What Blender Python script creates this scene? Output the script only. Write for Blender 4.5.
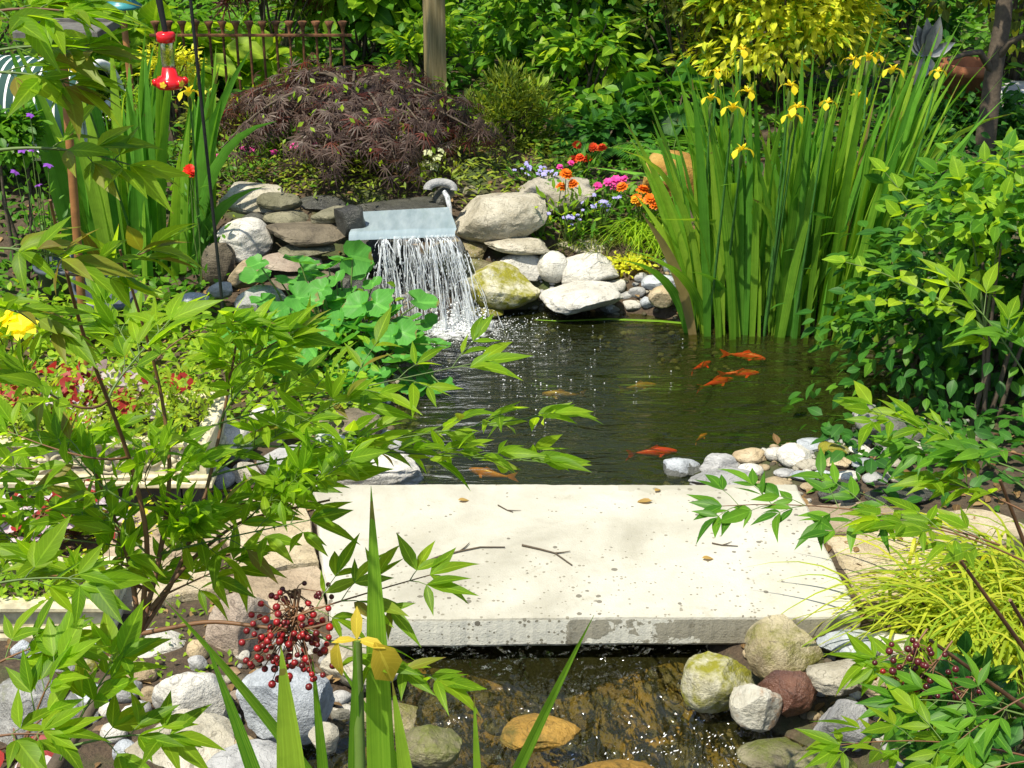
import bpy, math, random
import numpy as np
from mathutils import Vector, Matrix

R = math.radians
SC = bpy.context.scene
COL = SC.collection
for o in list(bpy.data.objects):
    bpy.data.objects.remove(o)

# ------------------------------------------------------------------ camera, sky, sun, exposure
HC, PITCH, F = 2.15, R(23.7), 1400.0
cam = bpy.data.objects.new('camera', bpy.data.cameras.new('camera'))
COL.objects.link(cam)
cam.location = (0, 0, HC)
cam.rotation_euler = (math.pi/2 - PITCH, 0, 0)
cam.data.sensor_width = 36
cam.data.lens = 36*F/1024
cam.data.clip_start = 0.05
cam.data.clip_end = 600
SC.camera = cam

SUN_EL, SUN_AZ = R(64), R(-140)          # azimuth clockwise from +Y (away from camera)
W = bpy.data.worlds.new('World'); SC.world = W
W.use_nodes = True
nt = W.node_tree
sky = nt.nodes.new('ShaderNodeTexSky')
sky.sky_type = 'NISHITA'; sky.sun_disc = False
sky.sun_elevation = SUN_EL; sky.sun_rotation = SUN_AZ
bg = nt.nodes['Background']
bg.inputs['Strength'].default_value = 0.12
nt.links.new(sky.outputs['Color'], bg.inputs['Color'])
sl = bpy.data.lights.new('sun', 'SUN'); sl.energy = 4.9; sl.angle = R(0.55); sl.color = (1.0, 0.93, 0.78)
so = bpy.data.objects.new('sun', sl); COL.objects.link(so)
sd = Vector((math.sin(SUN_AZ)*math.cos(SUN_EL), math.cos(SUN_AZ)*math.cos(SUN_EL), math.sin(SUN_EL)))
so.rotation_euler = sd.to_track_quat('Z', 'Y').to_euler()
so.location = sd*20
SC.view_settings.view_transform = 'Standard'
SC.view_settings.look = 'None'
SC.view_settings.exposure = 0.58
SC.view_settings.gamma = 1
SC.view_settings.use_curve_mapping = False
SC.render.engine = 'CYCLES'
try:
    SC.cycles.max_bounces = 8; SC.cycles.transparent_max_bounces = 12
    SC.cycles.diffuse_bounces = 3; SC.cycles.transmission_bounces = 6
    SC.cycles.caustics_reflective = False; SC.cycles.caustics_refractive = False
    SC.cycles.sample_clamp_indirect = 6
except Exception:
    pass

rng = np.random.default_rng(7)
random.seed(7)

# ------------------------------------------------------------------ picture geometry
CAM = np.array([0, 0, HC])
FW = np.array([0, math.cos(PITCH), -math.sin(PITCH)])
UP = np.array([0, math.sin(PITCH), math.cos(PITCH)])
RT = np.array([1.0, 0, 0])
def ray(px, py): return RT*((px-512)/F) + UP*((384-py)/F) + FW
def at(px, py, Y):
    d = ray(px, py); return CAM + d*(Y/d[1])
def dep(px, py, t): return CAM + ray(px, py)*t
def onz(px, py, z):
    d = ray(px, py); return CAM + d*((z-HC)/d[2])
def depth_of(p): return float(np.dot(np.asarray(p)-CAM, FW))

# ------------------------------------------------------------------ terrain
POND_PX = [(470,316),(540,312),(640,318),(700,331),(840,341),(880,352),(905,390),(890,420),(850,440),(760,448),(672,482),
           (690,660),(735,730),(830,775),(900,900),(200,900),(300,768),(335,735),(400,690),(430,650),(400,480),(405,420),(425,370),(432,330)]
POND = np.array([onz(x, y, 0.0)[:2] for x, y in POND_PX])
def poly_sd(P, poly):
    P = np.atleast_2d(P); n = len(poly)
    dmin = np.full(len(P), 1e9); inside = np.zeros(len(P), bool)
    for i in range(n):
        a = poly[i]; b = poly[(i+1) % n]
        ab = b-a; ap = P-a
        t = np.clip((ap@ab)/(ab@ab), 0, 1)
        d = np.linalg.norm(ap - t[:, None]*ab, axis=1)
        dmin = np.minimum(dmin, d)
        c = ((a[1] > P[:, 1]) != (b[1] > P[:, 1]))
        xi = (b[0]-a[0])*(P[:, 1]-a[1])/((b[1]-a[1]) if abs(b[1]-a[1]) > 1e-9 else 1e-9) + a[0]
        inside ^= (c & (P[:, 0] < xi))
    return np.where(inside, -dmin, dmin)
def sst(a, b, x):
    t = np.clip((x-a)/(b-a), 0, 1); return t*t*(3-2*t)
def sines(P, freq, seed, n=7):
    r = np.random.default_rng(seed)
    D = r.normal(size=(n, P.shape[1])); D /= np.linalg.norm(D, axis=1)[:, None]
    fr = freq*r.uniform(.6, 1.6, n); ph = r.uniform(0, 6.28, n)
    return np.sin(P@(D*fr[:, None]).T + ph).sum(1)/math.sqrt(n)
def hgt(P):
    P = np.atleast_2d(np.asarray(P, float))[:, :2]
    x, y = P[:, 0], P[:, 1]
    sdv = poly_sd(P, POND)
    base = 0.055 + 0.05*sst(0.05, .5, sdv) + 0.26*sst(5.5, 6.7, y) + 0.1*sst(6.7, 9, y)
    base += 0.12*np.exp(-(((x+.75)/.8)**2+((y-6.5)/.6)**2))
    base += 0.010*sines(P, 6, 3) + 0.02*sines(P, 1.6, 4)*sst(.3, 1.2, sdv)
    outv = -0.03 + (base+0.03)*sst(0, .13, sdv)
    deep = np.where(y > 3.3, 0.42, 0.16)
    inv = -0.03 - deep*sst(0, .35, -sdv) + 0.015*sines(P, 9, 5)
    return np.where(sdv > 0, outv, inv)
def gnd(px, py):
    z = 0.1
    for _ in range(25):
        p = onz(px, py, z); z = 0.5*z + 0.5*float(hgt(p[None])[0])
    return onz(px, py, z)

# ------------------------------------------------------------------ materials
def new_mat(name):
    m = bpy.data.materials.new(name); m.use_nodes = True
    t = m.node_tree; t.nodes.clear()
    out = t.nodes.new('ShaderNodeOutputMaterial')
    return m, t, out
def N(t, typ, **kw):
    n = t.nodes.new(typ)
    for k, v in kw.items():
        if k.startswith('i_'):
            key = k[2:]; key = int(key) if key.isdigit() else key
            n.inputs[key].default_value = v
        else: setattr(n, k, v)
    return n
def L(t, a, b): t.links.new(a, b)
def c4(c): return (c[0], c[1], c[2], 1)
def ramp(t, stops, interp='LINEAR'):
    r = t.nodes.new('ShaderNodeValToRGB'); r.color_ramp.interpolation = interp
    e = r.color_ramp.elements
    e[0].position, e[0].color = stops[0][0], c4(stops[0][1])
    e[1].position, e[1].color = stops[-1][0], c4(stops[-1][1])
    for p, c in stops[1:-1]:
        q = e.new(p); q.color = c4(c)
    return r
def mixc(t, fac, a, b):
    m = t.nodes.new('ShaderNodeMix'); m.data_type = 'RGBA'
    for src, idx in ((fac, 0), (a, 6), (b, 7)):
        if hasattr(src, 'is_linked') or hasattr(src, 'links'): t.links.new(src, m.inputs[idx])
        else: m.inputs[idx].default_value = src if idx == 0 else c4(src)
    return m.outputs[2]
def noise(t, vec, scale, detail=4, rough=.55, dist=0):
    n = t.nodes.new('ShaderNodeTexNoise')
    n.inputs['Scale'].default_value = scale; n.inputs['Detail'].default_value = detail
    n.inputs['Roughness'].default_value = rough; n.inputs['Distortion'].default_value = dist
    t.links.new(vec, n.inputs['Vector']); return n.outputs['Fac']
def math_(t, op, a, b=0.5, c=None):
    n = t.nodes.new('ShaderNodeMath'); n.operation = op
    for i, s in enumerate((a, b, c)):
        if s is None: continue
        if hasattr(s, 'links'): t.links.new(s, n.inputs[i])
        else: n.inputs[i].default_value = s
    return n.outputs[0]

def leaf_mat(name, cols, trans=.45, tcol=None, rough=.5, spec=.25, rib=0.35, streak=False, tgain=1.9, tipf=.7):
    m, t, out = new_mat(name)
    geo = N(t, 'ShaderNodeNewGeometry')
    r = ramp(t, [(i/(len(cols)-1), c) for i, c in enumerate(cols)])
    L(t, geo.outputs['Random Per Island'], r.inputs[0])
    at_ = N(t, 'ShaderNodeAttribute', attribute_name='leafuv')
    sx = N(t, 'ShaderNodeSeparateXYZ'); L(t, at_.outputs['Vector'], sx.inputs[0])
    au = math_(t, 'ABSOLUTE', sx.outputs[0])
    oc = N(t, 'ShaderNodeTexCoord')
    blot = noise(t, oc.outputs['Object'], 22, 3)
    if streak:
        cv = N(t, 'ShaderNodeCombineXYZ')
        L(t, math_(t, 'MULTIPLY', sx.outputs[0], 3.2), cv.inputs[0]); L(t, math_(t, 'MULTIPLY', sx.outputs[1], .8), cv.inputs[1])
        L(t, math_(t, 'MULTIPLY', geo.outputs['Random Per Island'], 60), cv.inputs[2])
        v = noise(t, cv.outputs[0], 2.2, 2)
        vf = math_(t, 'MULTIPLY', math_(t, 'SUBTRACT', v, .35), 1.2)
    else:
        mid = math_(t, 'LESS_THAN', au, .09)
        wv = math_(t, 'SINE', math_(t, 'MULTIPLY', math_(t, 'SUBTRACT', sx.outputs[1], math_(t, 'MULTIPLY', au, .25)), 55))
        vf = math_(t, 'MAXIMUM', math_(t, 'MULTIPLY', math_(t, 'GREATER_THAN', wv, .86), .35), mid)
    vf = math_(t, 'MULTIPLY', vf, rib); 
    lightc = tuple(min(1, c*1.7+.02) for c in cols[-1])
    base = mixc(t, vf, r.outputs[0], lightc)
    darkc = tuple(c*.55 for c in cols[0])
    base = mixc(t, math_(t, 'MULTIPLY', math_(t, 'SUBTRACT', blot, .45), 1.1), base, darkc)
    tip = math_(t, 'MULTIPLY', math_(t, 'GREATER_THAN', math_(t, 'ADD', sx.outputs[1], math_(t, 'MULTIPLY', math_(t, 'SUBTRACT', blot, .5), .6)), .98), math_(t, 'GREATER_THAN', geo.outputs['Random Per Island'], .55))
    base = mixc(t, math_(t, 'MULTIPLY', tip, tipf), base, (.22, .14, .05))
    p = N(t, 'ShaderNodeBsdfPrincipled'); L(t, base, p.inputs['Base Color'])
    p.inputs['Roughness'].default_value = max(.46, rough); p.inputs['Specular IOR Level'].default_value = spec
    tr = N(t, 'ShaderNodeBsdfTranslucent')
    mu = N(t, 'ShaderNodeMix', data_type='RGBA', blend_type='MULTIPLY'); mu.inputs[0].default_value = 1
    L(t, base, mu.inputs[6]); mu.inputs[7].default_value = c4(tcol or (tgain*1.15, tgain, tgain*.5))
    L(t, mu.outputs[2], tr.inputs['Color'])
    ms = N(t, 'ShaderNodeMixShader'); ms.inputs[0].default_value = trans
    L(t, p.outputs[0], ms.inputs[1]); L(t, tr.outputs[0], ms.inputs[2])
    L(t, ms.outputs[0], out.inputs[0])
    return m

def plain(name, col, rough=.6, metal=0, spec=.5, var=.25, scale=30, bump=.15, tint=None, trans=0):
    m, t, out = new_mat(name)
    oc = N(t, 'ShaderNodeTexCoord')
    n1 = noise(t, oc.outputs['Object'], scale, 5)
    n2 = noise(t, oc.outputs['Object'], scale*.2, 3)
    d = tint or tuple(c*(1-var*1.6) for c in col)
    b = mixc(t, math_(t, 'MULTIPLY', math_(t, 'SUBTRACT', math_(t, 'ADD', n1, n2), .75), 2.0), tuple(min(1, c*(1+var*.4)) for c in col), d)
    p = N(t, 'ShaderNodeBsdfPrincipled'); L(t, b, p.inputs['Base Color'])
    p.inputs['Roughness'].default_value = rough; p.inputs['Metallic'].default_value = metal
    p.inputs['Specular IOR Level'].default_value = spec; p.inputs['Transmission Weight'].default_value = trans
    if bump:
        bp = N(t, 'ShaderNodeBump'); bp.inputs['Strength'].default_value = bump; bp.inputs['Distance'].default_value = .004
        L(t, n1, bp.inputs['Height']); L(t, bp.outputs[0], p.inputs['Normal'])
    L(t, p.outputs[0], out.inputs[0]); return m

def stone_mat(name, c1, c2, c3, moss=None, mossamt=0.0, rough=.75, scale=1.0, spec=.3, bands=0.0, speck=.5):
    m, t, out = new_mat(name)
    oc = N(t, 'ShaderNodeTexCoord'); oi = N(t, 'ShaderNodeObjectInfo')
    va = N(t, 'ShaderNodeVectorMath', operation='ADD')
    cx = N(t, 'ShaderNodeCombineXYZ')
    for k, f in enumerate((37., 91., 53.)): L(t, math_(t, 'MULTIPLY', oi.outputs['Random'], f), cx.inputs[k])
    L(t, oc.outputs['Object'], va.inputs[0]); L(t, cx.outputs[0], va.inputs[1])
    V = va.outputs[0]
    big = noise(t, V, 7*scale, 4, .6, .4); mid = noise(t, V, 26*scale, 6, .62, .2); fine = noise(t, V, 150*scale, 4, .7)
    r = ramp(t, [(.3, c2), (.5, c1), (.7, c3)]); L(t, big, r.inputs[0])
    dk = tuple(c*.45 for c in c2)
    b = mixc(t, math_(t, 'MULTIPLY', math_(t, 'SUBTRACT', mid, .52), 2.6), r.outputs[0], dk)
    lt = tuple(min(1, c*1.25) for c in c3)
    b = mixc(t, math_(t, 'MULTIPLY', math_(t, 'SUBTRACT', fine, .52), 2.5*speck), b, lt)
    b = mixc(t, math_(t, 'MULTIPLY', math_(t, 'SUBTRACT', .44, fine), 3.0*speck), b, dk)
    hgtv = math_(t, 'ADD', math_(t, 'MULTIPLY', mid, .8), math_(t, 'MULTIPLY', fine, .42))
    if bands:
        mp = N(t, 'ShaderNodeMapping'); mp.inputs['Scale'].default_value = (3, 3, 34); mp.inputs['Rotation'].default_value = (.2, .12, 0)
        L(t, V, mp.inputs[0])
        bn = noise(t, mp.outputs[0], 2.2, 4, .6, .3)
        b = mixc(t, math_(t, 'MULTIPLY', math_(t, 'SUBTRACT', bn, .5), 2.5*bands), b, dk)
        hgtv = math_(t, 'ADD', hgtv, math_(t, 'MULTIPLY', bn, .8*bands))
    if moss and mossamt > 0:
        mn = noise(t, V, 11*scale, 6, .7)
        mf = ramp(t, [(1-mossamt-.08, (0, 0, 0)), (1-mossamt+.08, (1, 1, 1))]); L(t, mn, mf.inputs[0])
        mc = mixc(t, fine, tuple(c*.6 for c in moss), moss)
        b = mixc(t, mf.outputs[0], b, mc)
    hsv = N(t, 'ShaderNodeHueSaturation'); L(t, b, hsv.inputs['Color'])
    L(t, math_(t, 'ADD', math_(t, 'MULTIPLY', oi.outputs['Random'], .35), .82), hsv.inputs['Value'])
    # waterline: the lowest few centimetres above pond level are wet and algae stained
    ps = N(t, 'ShaderNodeNewGeometry'); pz = N(t, 'ShaderNodeSeparateXYZ'); L(t, ps.outputs['Position'], pz.inputs[0])
    wl = math_(t, 'LESS_THAN', math_(t, 'ADD', pz.outputs[2], math_(t, 'MULTIPLY', math_(t, 'SUBTRACT', mid, .5), .09)), .022)
    crack = noise(t, V, 13*scale, 2, .5, 1.2)
    ck = math_(t, 'LESS_THAN', math_(t, 'ABSOLUTE', math_(t, 'SUBTRACT', crack, .5)), .008)
    colr = mixc(t, math_(t, 'MULTIPLY', ck, .55), hsv.outputs[0], dk)
    colr = mixc(t, math_(t, 'MULTIPLY', wl, .72), colr, (.045, .042, .016))
    p = N(t, 'ShaderNodeBsdfPrincipled'); L(t, colr, p.inputs['Base Color'])
    p.inputs['Specular IOR Level'].default_value = spec
    L(t, math_(t, 'SUBTRACT', math_(t, 'ADD', math_(t, 'MULTIPLY', mid, .3), rough-.15), math_(t, 'MULTIPLY', wl, .3)), p.inputs['Roughness'])
    bp = N(t, 'ShaderNodeBump'); bp.inputs['Strength'].default_value = .8; bp.inputs['Distance'].default_value = .018
    L(t, hgtv, bp.inputs['Height']); L(t, bp.outputs[0], p.inputs['Normal'])
    L(t, p.outputs[0], out.inputs[0]); return m

# ------------------------------------------------------------------ mesh builder
class MB:
    def __init__(s): s.v = []; s.f = []; s.mi = []; s.uv = []; s.n = 0; s.mats = []
    def mat(s, m):
        if m not in s.mats: s.mats.append(m)
        return s.mats.index(m)
    def add(s, V, Fc, m, uv=None):
        V = np.asarray(V, float); k = s.mat(m)
        s.v.append(V)
        if isinstance(Fc, np.ndarray): s.f.append((Fc+s.n)); s.mi.append(np.full(len(Fc), k))
        else:
            for f in Fc: s.f.append(np.array([f])+s.n); s.mi.append(np.array([k]))
        s.uv.append(np.zeros((len(V), 2)) if uv is None else uv)
        s.n += len(V)
    def tube(s, pts, rad, m, sides=6, cap=True):
        pts = np.asarray(pts, float); n = len(pts)
        rad = np.full(n, rad) if np.isscalar(rad) else np.asarray(rad, float)
        T = np.gradient(pts, axis=0); T /= np.linalg.norm(T, axis=1)[:, None]+1e-12
        a = np.array([0, 0, 1.]) if abs(T[0, 2]) < .9 else np.array([1., 0, 0])
        V = []
        for i in range(n):
            u = a - T[i]*np.dot(a, T[i]); u /= np.linalg.norm(u)+1e-12; a = u
            w = np.cross(T[i], u)
            th = np.arange(sides)*2*math.pi/sides
            V.append(pts[i] + rad[i]*(np.cos(th)[:, None]*u + np.sin(th)[:, None]*w))
        V = np.concatenate(V)
        i, j = np.meshgrid(np.arange(n-1), np.arange(sides), indexing='ij')
        j2 = (j+1) % sides
        Fq = np.stack([i*sides+j, i*sides+j2, (i+1)*sides+j2, (i+1)*sides+j], -1).reshape(-1, 4)
        s.add(V, Fq, m)
        if cap:
            for row, flip in ((0, True), (n-1, False)):
                idx = list(range(sides)); idx = idx[::-1] if flip else idx
                s.add(V[row*sides:(row+1)*sides], [idx], m)
    def lathe(s, prof, c, m, seg=24, axis=None):
        prof = np.asarray(prof, float); n = len(prof)
        th = np.arange(seg)*2*math.pi/seg
        V = np.stack([prof[:, None, 0]*np.cos(th), prof[:, None, 0]*np.sin(th), np.repeat(prof[:, 1:2], seg, 1)], -1).reshape(-1, 3)
        i, j = np.meshgrid(np.arange(n-1), np.arange(seg), indexing='ij'); j2 = (j+1) % seg
        s.add(V+np.asarray(c), np.stack([i*seg+j, i*seg+j2, (i+1)*seg+j2, (i+1)*seg+j], -1).reshape(-1, 4), m)
    def box(s, lo, hi, m, M=None, bev=0.0):
        x0, y0, z0 = lo; x1, y1, z1 = hi
        if bev <= 0:
            V = np.array([(x, y, z) for z in (z0, z1) for y in (y0, y1) for x in (x0, x1)])
            Fq = np.array([(0, 2, 3, 1), (4, 5, 7, 6), (0, 1, 5, 4), (2, 6, 7, 3), (0, 4, 6, 2), (1, 3, 7, 5)])
        else:
            b = bev
            def ringp(z, ins): return [(x0+ins, y0+ins+0, z), (x1-ins, y0+ins, z), (x1-ins, y1-ins, z), (x0+ins, y1-ins, z)]
            V = np.array(ringp(z0, b)+ringp(z0+b, 0)+ringp(z1-b, 0)+ringp(z1, b))
            Fq = [(3, 2, 1, 0), (12, 13, 14, 15)]
            for r_ in range(3):
                for k in range(4):
                    k2 = (k+1) % 4; Fq.append((r_*4+k, r_*4+k2, r_*4+4+k2, r_*4+4+k))
            Fq = np.array(Fq)
        if M is not None: V = V@np.array(M.to_3x3()).T + np.array(M.translation)
        s.add(V, Fq, m)
    def build(s, name, parent=None, loc=None, smooth=True):
        V = np.concatenate(s.v)
        loc = np.zeros(3) if loc is None else np.asarray(loc, float)
        me = bpy.data.meshes.new(name)
        loops = np.concatenate([f.reshape(-1) for f in s.f]).astype(np.int32)
        tot = np.concatenate([np.full(len(f), f.shape[1]) for f in s.f]).astype(np.int32)
        st = np.concatenate([[0], np.cumsum(tot)[:-1]]).astype(np.int32)
        me.vertices.add(len(V)); me.vertices.foreach_set('co', (V-loc).astype(np.float32).ravel())
        me.loops.add(len(loops)); me.loops.foreach_set('vertex_index', loops)
        me.polygons.add(len(tot)); me.polygons.foreach_set('loop_start', st); me.polygons.foreach_set('loop_total', tot)
        me.polygons.foreach_set('material_index', np.concatenate(s.mi).astype(np.int32))
        me.polygons.foreach_set('use_smooth', np.full(len(tot), smooth))
        for m in s.mats: me.materials.append(m)
        uv = np.concatenate(s.uv)
        if np.any(uv):
            a = me.attributes.new('leafuv', 'FLOAT_VECTOR', 'POINT')
            a.data.foreach_set('vector', np.concatenate([uv, np.zeros((len(uv), 1))], 1).astype(np.float32).ravel())
        me.update(calc_edges=True); me.validate()
        o = bpy.data.objects.new(name, me); COL.objects.link(o)
        if parent is not None:
            o.parent = parent
            o.location = Vector(loc) - Vector(parent.location)
        else: o.location = loc
        return o

def thing(name, label, cat, loc, group=None):
    o = bpy.data.objects.new(name, None); COL.objects.link(o)
    o.empty_display_size = .1; o.location = loc
    o['label'] = label; o['category'] = cat
    if group: o['group'] = group
    return o
def tag(o, label, cat, group=None, kind=None):
    o['label'] = label; o['category'] = cat
    if group: o['group'] = group
    if kind: o['kind'] = kind
    return o
def structure(o, label=None):
    o['kind'] = 'structure'
    if label: o['label'] = label
    return o

# ------------------------------------------------------------------ leaf templates: arrays (v along, u across, h up), faces, uv
def leaf_tmpl(rows=6, width=.36, peak=.42, fold=.25, curl=.12, power=1.0, tipsharp=1.0):
    v = np.linspace(0, 1, rows)
    a = np.where(v < peak, v/peak*.5, .5+(v-peak)/(1-peak)*.5)
    w = np.sin(math.pi*a)**power; w[-1] = 0.0; w[0] = .04
    w = w*np.where(v > peak, (1-(v-peak)/(1-peak))**(tipsharp-1) if tipsharp != 1 else 1, 1)
    V = []; uv = []
    for k in range(rows):
        h = -curl*v[k]**2
        for u in (-1, 0, 1):
            V.append((v[k], u*w[k]*width/2, h + abs(u)*w[k]*width/2*fold)); uv.append((u, v[k]))
    Fq = []
    for k in range(rows-1):
        for c in range(2):
            a0 = k*3+c; Fq.append((a0, a0+3, a0+4, a0+1))
    return np.array(V), np.array(Fq), np.array(uv, float)
def round_tmpl(seg=14, rings=2, notch=.35, cup=.12, lobes=0):
    V = [(0, 0, 0)]; uv = [(0, 0)]; Fq = []
    for r_ in range(1, rings+1):
        for k in range(seg+1):
            th = -math.pi+2*math.pi*k/seg
            rr = r_/rings
            rad = .5*rr*(1 - notch*max(0, (abs(th)-2.4)/.74)) * (1+.12*math.cos(th))*(1+lobes*.06*math.sin(k*math.pi))
            if lobes: rad *= 1+.05*(1 if k % 2 else -1)*rr
            V.append((rad*math.cos(th)+.0, rad*math.sin(th), cup*rr*rr*.5 + .04*math.sin(5*th)*rr)); uv.append((math.sin(th)*rr, .5+.5*rr*math.cos(th)))
    for k in range(seg): Fq.append((0, 1+k, 2+k, 2+k))
    tri = [(0, 1+k, 2+k) for k in range(seg)]
    quad = []
    for r_ in range(1, rings):
        for k in range(seg):
            a0 = 1+(r_-1)*(seg+1)+k; b0 = a0+seg+1
            quad.append((a0, b0, b0+1, a0+1))
    return np.array(V), (np.array(tri), np.array(quad)), np.array(uv, float)
def nrm(a):
    return a/(np.linalg.norm(a, axis=-1, keepdims=True)+1e-9)
def leaves(mb, T, pos, dirs, ups, size, m, wid=1.0):
    V0, F0, U0 = T
    pos = np.atleast_2d(pos); n = len(pos)
    if n == 0: return
    Ld = nrm(np.atleast_2d(dirs)); ups = np.atleast_2d(ups)
    Nn = nrm(ups - (ups*Ld).sum(1, keepdims=True)*Ld); B = np.cross(Nn, Ld)
    size = np.broadcast_to(size, (n,)); wid = np.broadcast_to(wid, (n,))
    P = pos[:, None, :] + size[:, None, None]*(V0[None, :, 0:1]*Ld[:, None] + wid[:, None, None]*V0[None, :, 1:2]*B[:, None] + V0[None, :, 2:3]*Nn[:, None])
    off = (np.arange(n)*len(V0))[:, None, None]
    Us = np.tile(U0, (n, 1))
    if isinstance(F0, tuple):
        k = mb.mat(m); base = mb.n
        mb.v.append(P.reshape(-1, 3)); mb.uv.append(Us)
        for Fx in F0:
            if len(Fx) == 0: continue
            mb.f.append((Fx[None]+off).reshape(-1, Fx.shape[1])+base); mb.mi.append(np.full(n*len(Fx), k))
        mb.n += n*len(V0)
    else:
        mb.add(P.reshape(-1, 3), (F0[None]+off).reshape(-1, F0.shape[1]), m, Us)
def rnd(n, s=1.0): return rng.normal(size=(n, 3))*s

T_LANCE = leaf_tmpl(7, .30, .38, .28, .16, 1.0, 1.25)
T_LANCE4 = leaf_tmpl(4, .34, .4, .25, .14)
T_OVAL = leaf_tmpl(5, .58, .42, .22, .16, .8, 1.15)
T_OVAL7 = leaf_tmpl(7, .56, .42, .22, .2, .8, 1.2)
T_BROAD = leaf_tmpl(6, .72, .4, .25, .22, .75, 1.2)
T_SMALL = leaf_tmpl(3, .55, .5, .2, .1)
T_NEEDLE = leaf_tmpl(3, .16, .4, .1, .1)
T_ROUND = round_tmpl()
T_HEART = round_tmpl(18, 3, .75, .22, 1)
T_LANCES = [leaf_tmpl(7, .31, .38, .28, c_, 1.0, 1.25) for c_ in (.02, .18, .42)]
T_PETAL = leaf_tmpl(4, .75, .6, .15, .3, .6)

# maple leaf: seven very narrow drooping lobes
def maple_tmpl():
    V = []; Fq = []; uv = []
    for k, a in enumerate(np.linspace(-1.5, 1.5, 7)):
        ln = 1.0-.25*abs(a)/1.5; d = np.array([math.cos(a), math.sin(a)]); q = np.array([-d[1], d[0]])
        b = len(V)
        for v, w in ((.03, .02), (.35, .034), (.7, .03), (1, .0)):
            for u in (-1, 1):
                xy = d*v*ln + q*u*w*1.1
                V.append((xy[0], xy[1], -.48*(v*ln)**2)); uv.append((u, v))
        for r_ in range(3): Fq.append((b+r_*2, b+r_*2+2, b+r_*2+3, b+r_*2+1))
    return np.array(V), np.array(Fq), np.array(uv, float)
T_MAPLE = maple_tmpl()

# ------------------------------------------------------------------ rocks
def ico(sub):
    import bmesh
    bm = bmesh.new(); bmesh.ops.create_icosphere(bm, subdivisions=sub, radius=1)
    V = np.array([v.co[:] for v in bm.verts]); Fq = np.array([[v.index for v in f.verts] for f in bm.faces]); bm.free()
    return V, Fq
ICO = {k: ico(k) for k in (2, 3, 4, 5)}
def rock_verts(sub, seed, cuts=4, rough=.1, depth=(.62, .92), fine=.02, flat=0.0):
    V, Fq = ICO[sub]; V = V.copy()
    r_ = np.random.default_rng(seed)
    V *= (1 + rough*sines(V, 1.7, seed+1))[:, None]
    for k in range(cuts+4 if cuts > 2 else cuts+2):
        n = r_.normal(size=3); n[2] *= .8; n /= np.linalg.norm(n); d = r_.uniform(*depth)*.93
        ex = np.maximum(0, V@n - d); V -= (ex*.93)[:, None]*n
    if flat:
        for sgn in (1, -1):
            n = np.array([r_.normal()*.06, r_.normal()*.06, sgn]); n /= np.linalg.norm(n)
            ex = np.maximum(0, V@n-(1-flat)); V -= (ex*.95)[:, None]*n
    V *= (1 + .35*rough*sines(V, 4.5, seed+2) + fine*.8*sines(V, 11, seed+3) + fine*.55*sines(V, 26, seed+4) + fine*.3*sines(V, 55, seed+5))[:, None]
    lo, hi = V.min(0), V.max(0)
    return (V-(lo+hi)/2)/((hi-lo)/2), Fq
_seed = [100]
def rock(x0, y0, x1, y1, mat, label, cat='rock', name='rock', Y=None, dr=.75, roll=0, yaw=None, cuts=4, rough=.12, flat=0.0, group=None, sub=4, sink=0, seed=None, depth=(.62, .92)):
    """a stone that fills the given box of the picture, at horizontal distance Y (or resting on the ground there)"""
    _seed[0] += 1; sdn = seed or _seed[0]*7
    cx, cy = (x0+x1)/2, (y0+y1)/2
    if sub == 4 and x1-x0 > 48: sub = 5
    if Y is not None and 5.3 < Y < 6.15 and cx > 425: Y += .2
    if Y is None:
        g = gnd(cx, y1-.15*(y1-y0)); Y = g[1] + .35*(x1-x0)*depth_of(g)/F*dr*.5
    c = at(cx, cy, Y); d = depth_of(c)
    a = (x1-x0)/2*d/F; b = a*dr
    dv = c-CAM; dec = math.atan2(-dv[2], dv[1])
    hh = (y1-y0)/2*d/F
    cz2 = hh**2-(b*math.sin(dec))**2
    if cz2 < (.45*hh)**2:
        cz = .45*hh/math.cos(dec); b = math.sqrt(max(1e-8, hh**2-(cz*math.cos(dec))**2))/math.sin(dec)
    else: cz = math.sqrt(cz2)/math.cos(dec)
    V, Fq = rock_verts(sub, sdn, cuts, rough, depth=depth, flat=flat)
    ca, sa = math.cos(R(roll)), math.sin(R(roll))
    # keep the silhouette box when rolled in the picture plane
    V = V*np.array([a, b, cz])
    if roll:
        V = V@np.array([[ca, 0, sa], [0, 1, 0], [-sa, 0, ca]])
        lo, hi = V.min(0), V.max(0)
        s_ = np.array([2*a/(hi[0]-lo[0]), 1, 2*cz/(hi[2]-lo[2])]); V = (V-(lo+hi)/2)*s_
    mb = MB(); mb.add(V, Fq, mat)
    o = mb.build(name)
    o.data.set_sharp_from_angle(angle=R(24 if sub > 3 else 40))
    o.location = c + np.array([0, 0, -sink])
    tag(o, label, cat, group)
    return o

S_BEIGE = stone_mat('stone_beige', (.40, .37, .29), (.27, .24, .17), (.52, .48, .39), bands=.15)
S_GREY = stone_mat('stone_grey', (.36, .36, .35), (.24, .24, .24), (.48, .48, .47))
S_WHITE = stone_mat('stone_pale', (.56, .54, .48), (.42, .40, .34), (.68, .66, .60))
S_BLUE = stone_mat('stone_bluegrey', (.40, .43, .46), (.28, .31, .34), (.52, .55, .57), speck=.8)
S_OLIVE = stone_mat('stone_olive', (.19, .18, .115), (.11, .105, .06), (.27, .25, .17), bands=.5)
S_BROWN = stone_mat('stone_brown', (.15, .125, .085), (.085, .07, .05), (.22, .185, .13), bands=.6)
S_DARK = stone_mat('stone_dark_wet', (.06, .06, .05), (.03, .03, .03), (.10, .10, .08), rough=.35, spec=.5)
S_PINK = stone_mat('stone_pink', (.34, .27, .21), (.22, .17, .13), (.44, .37, .29))
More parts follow.
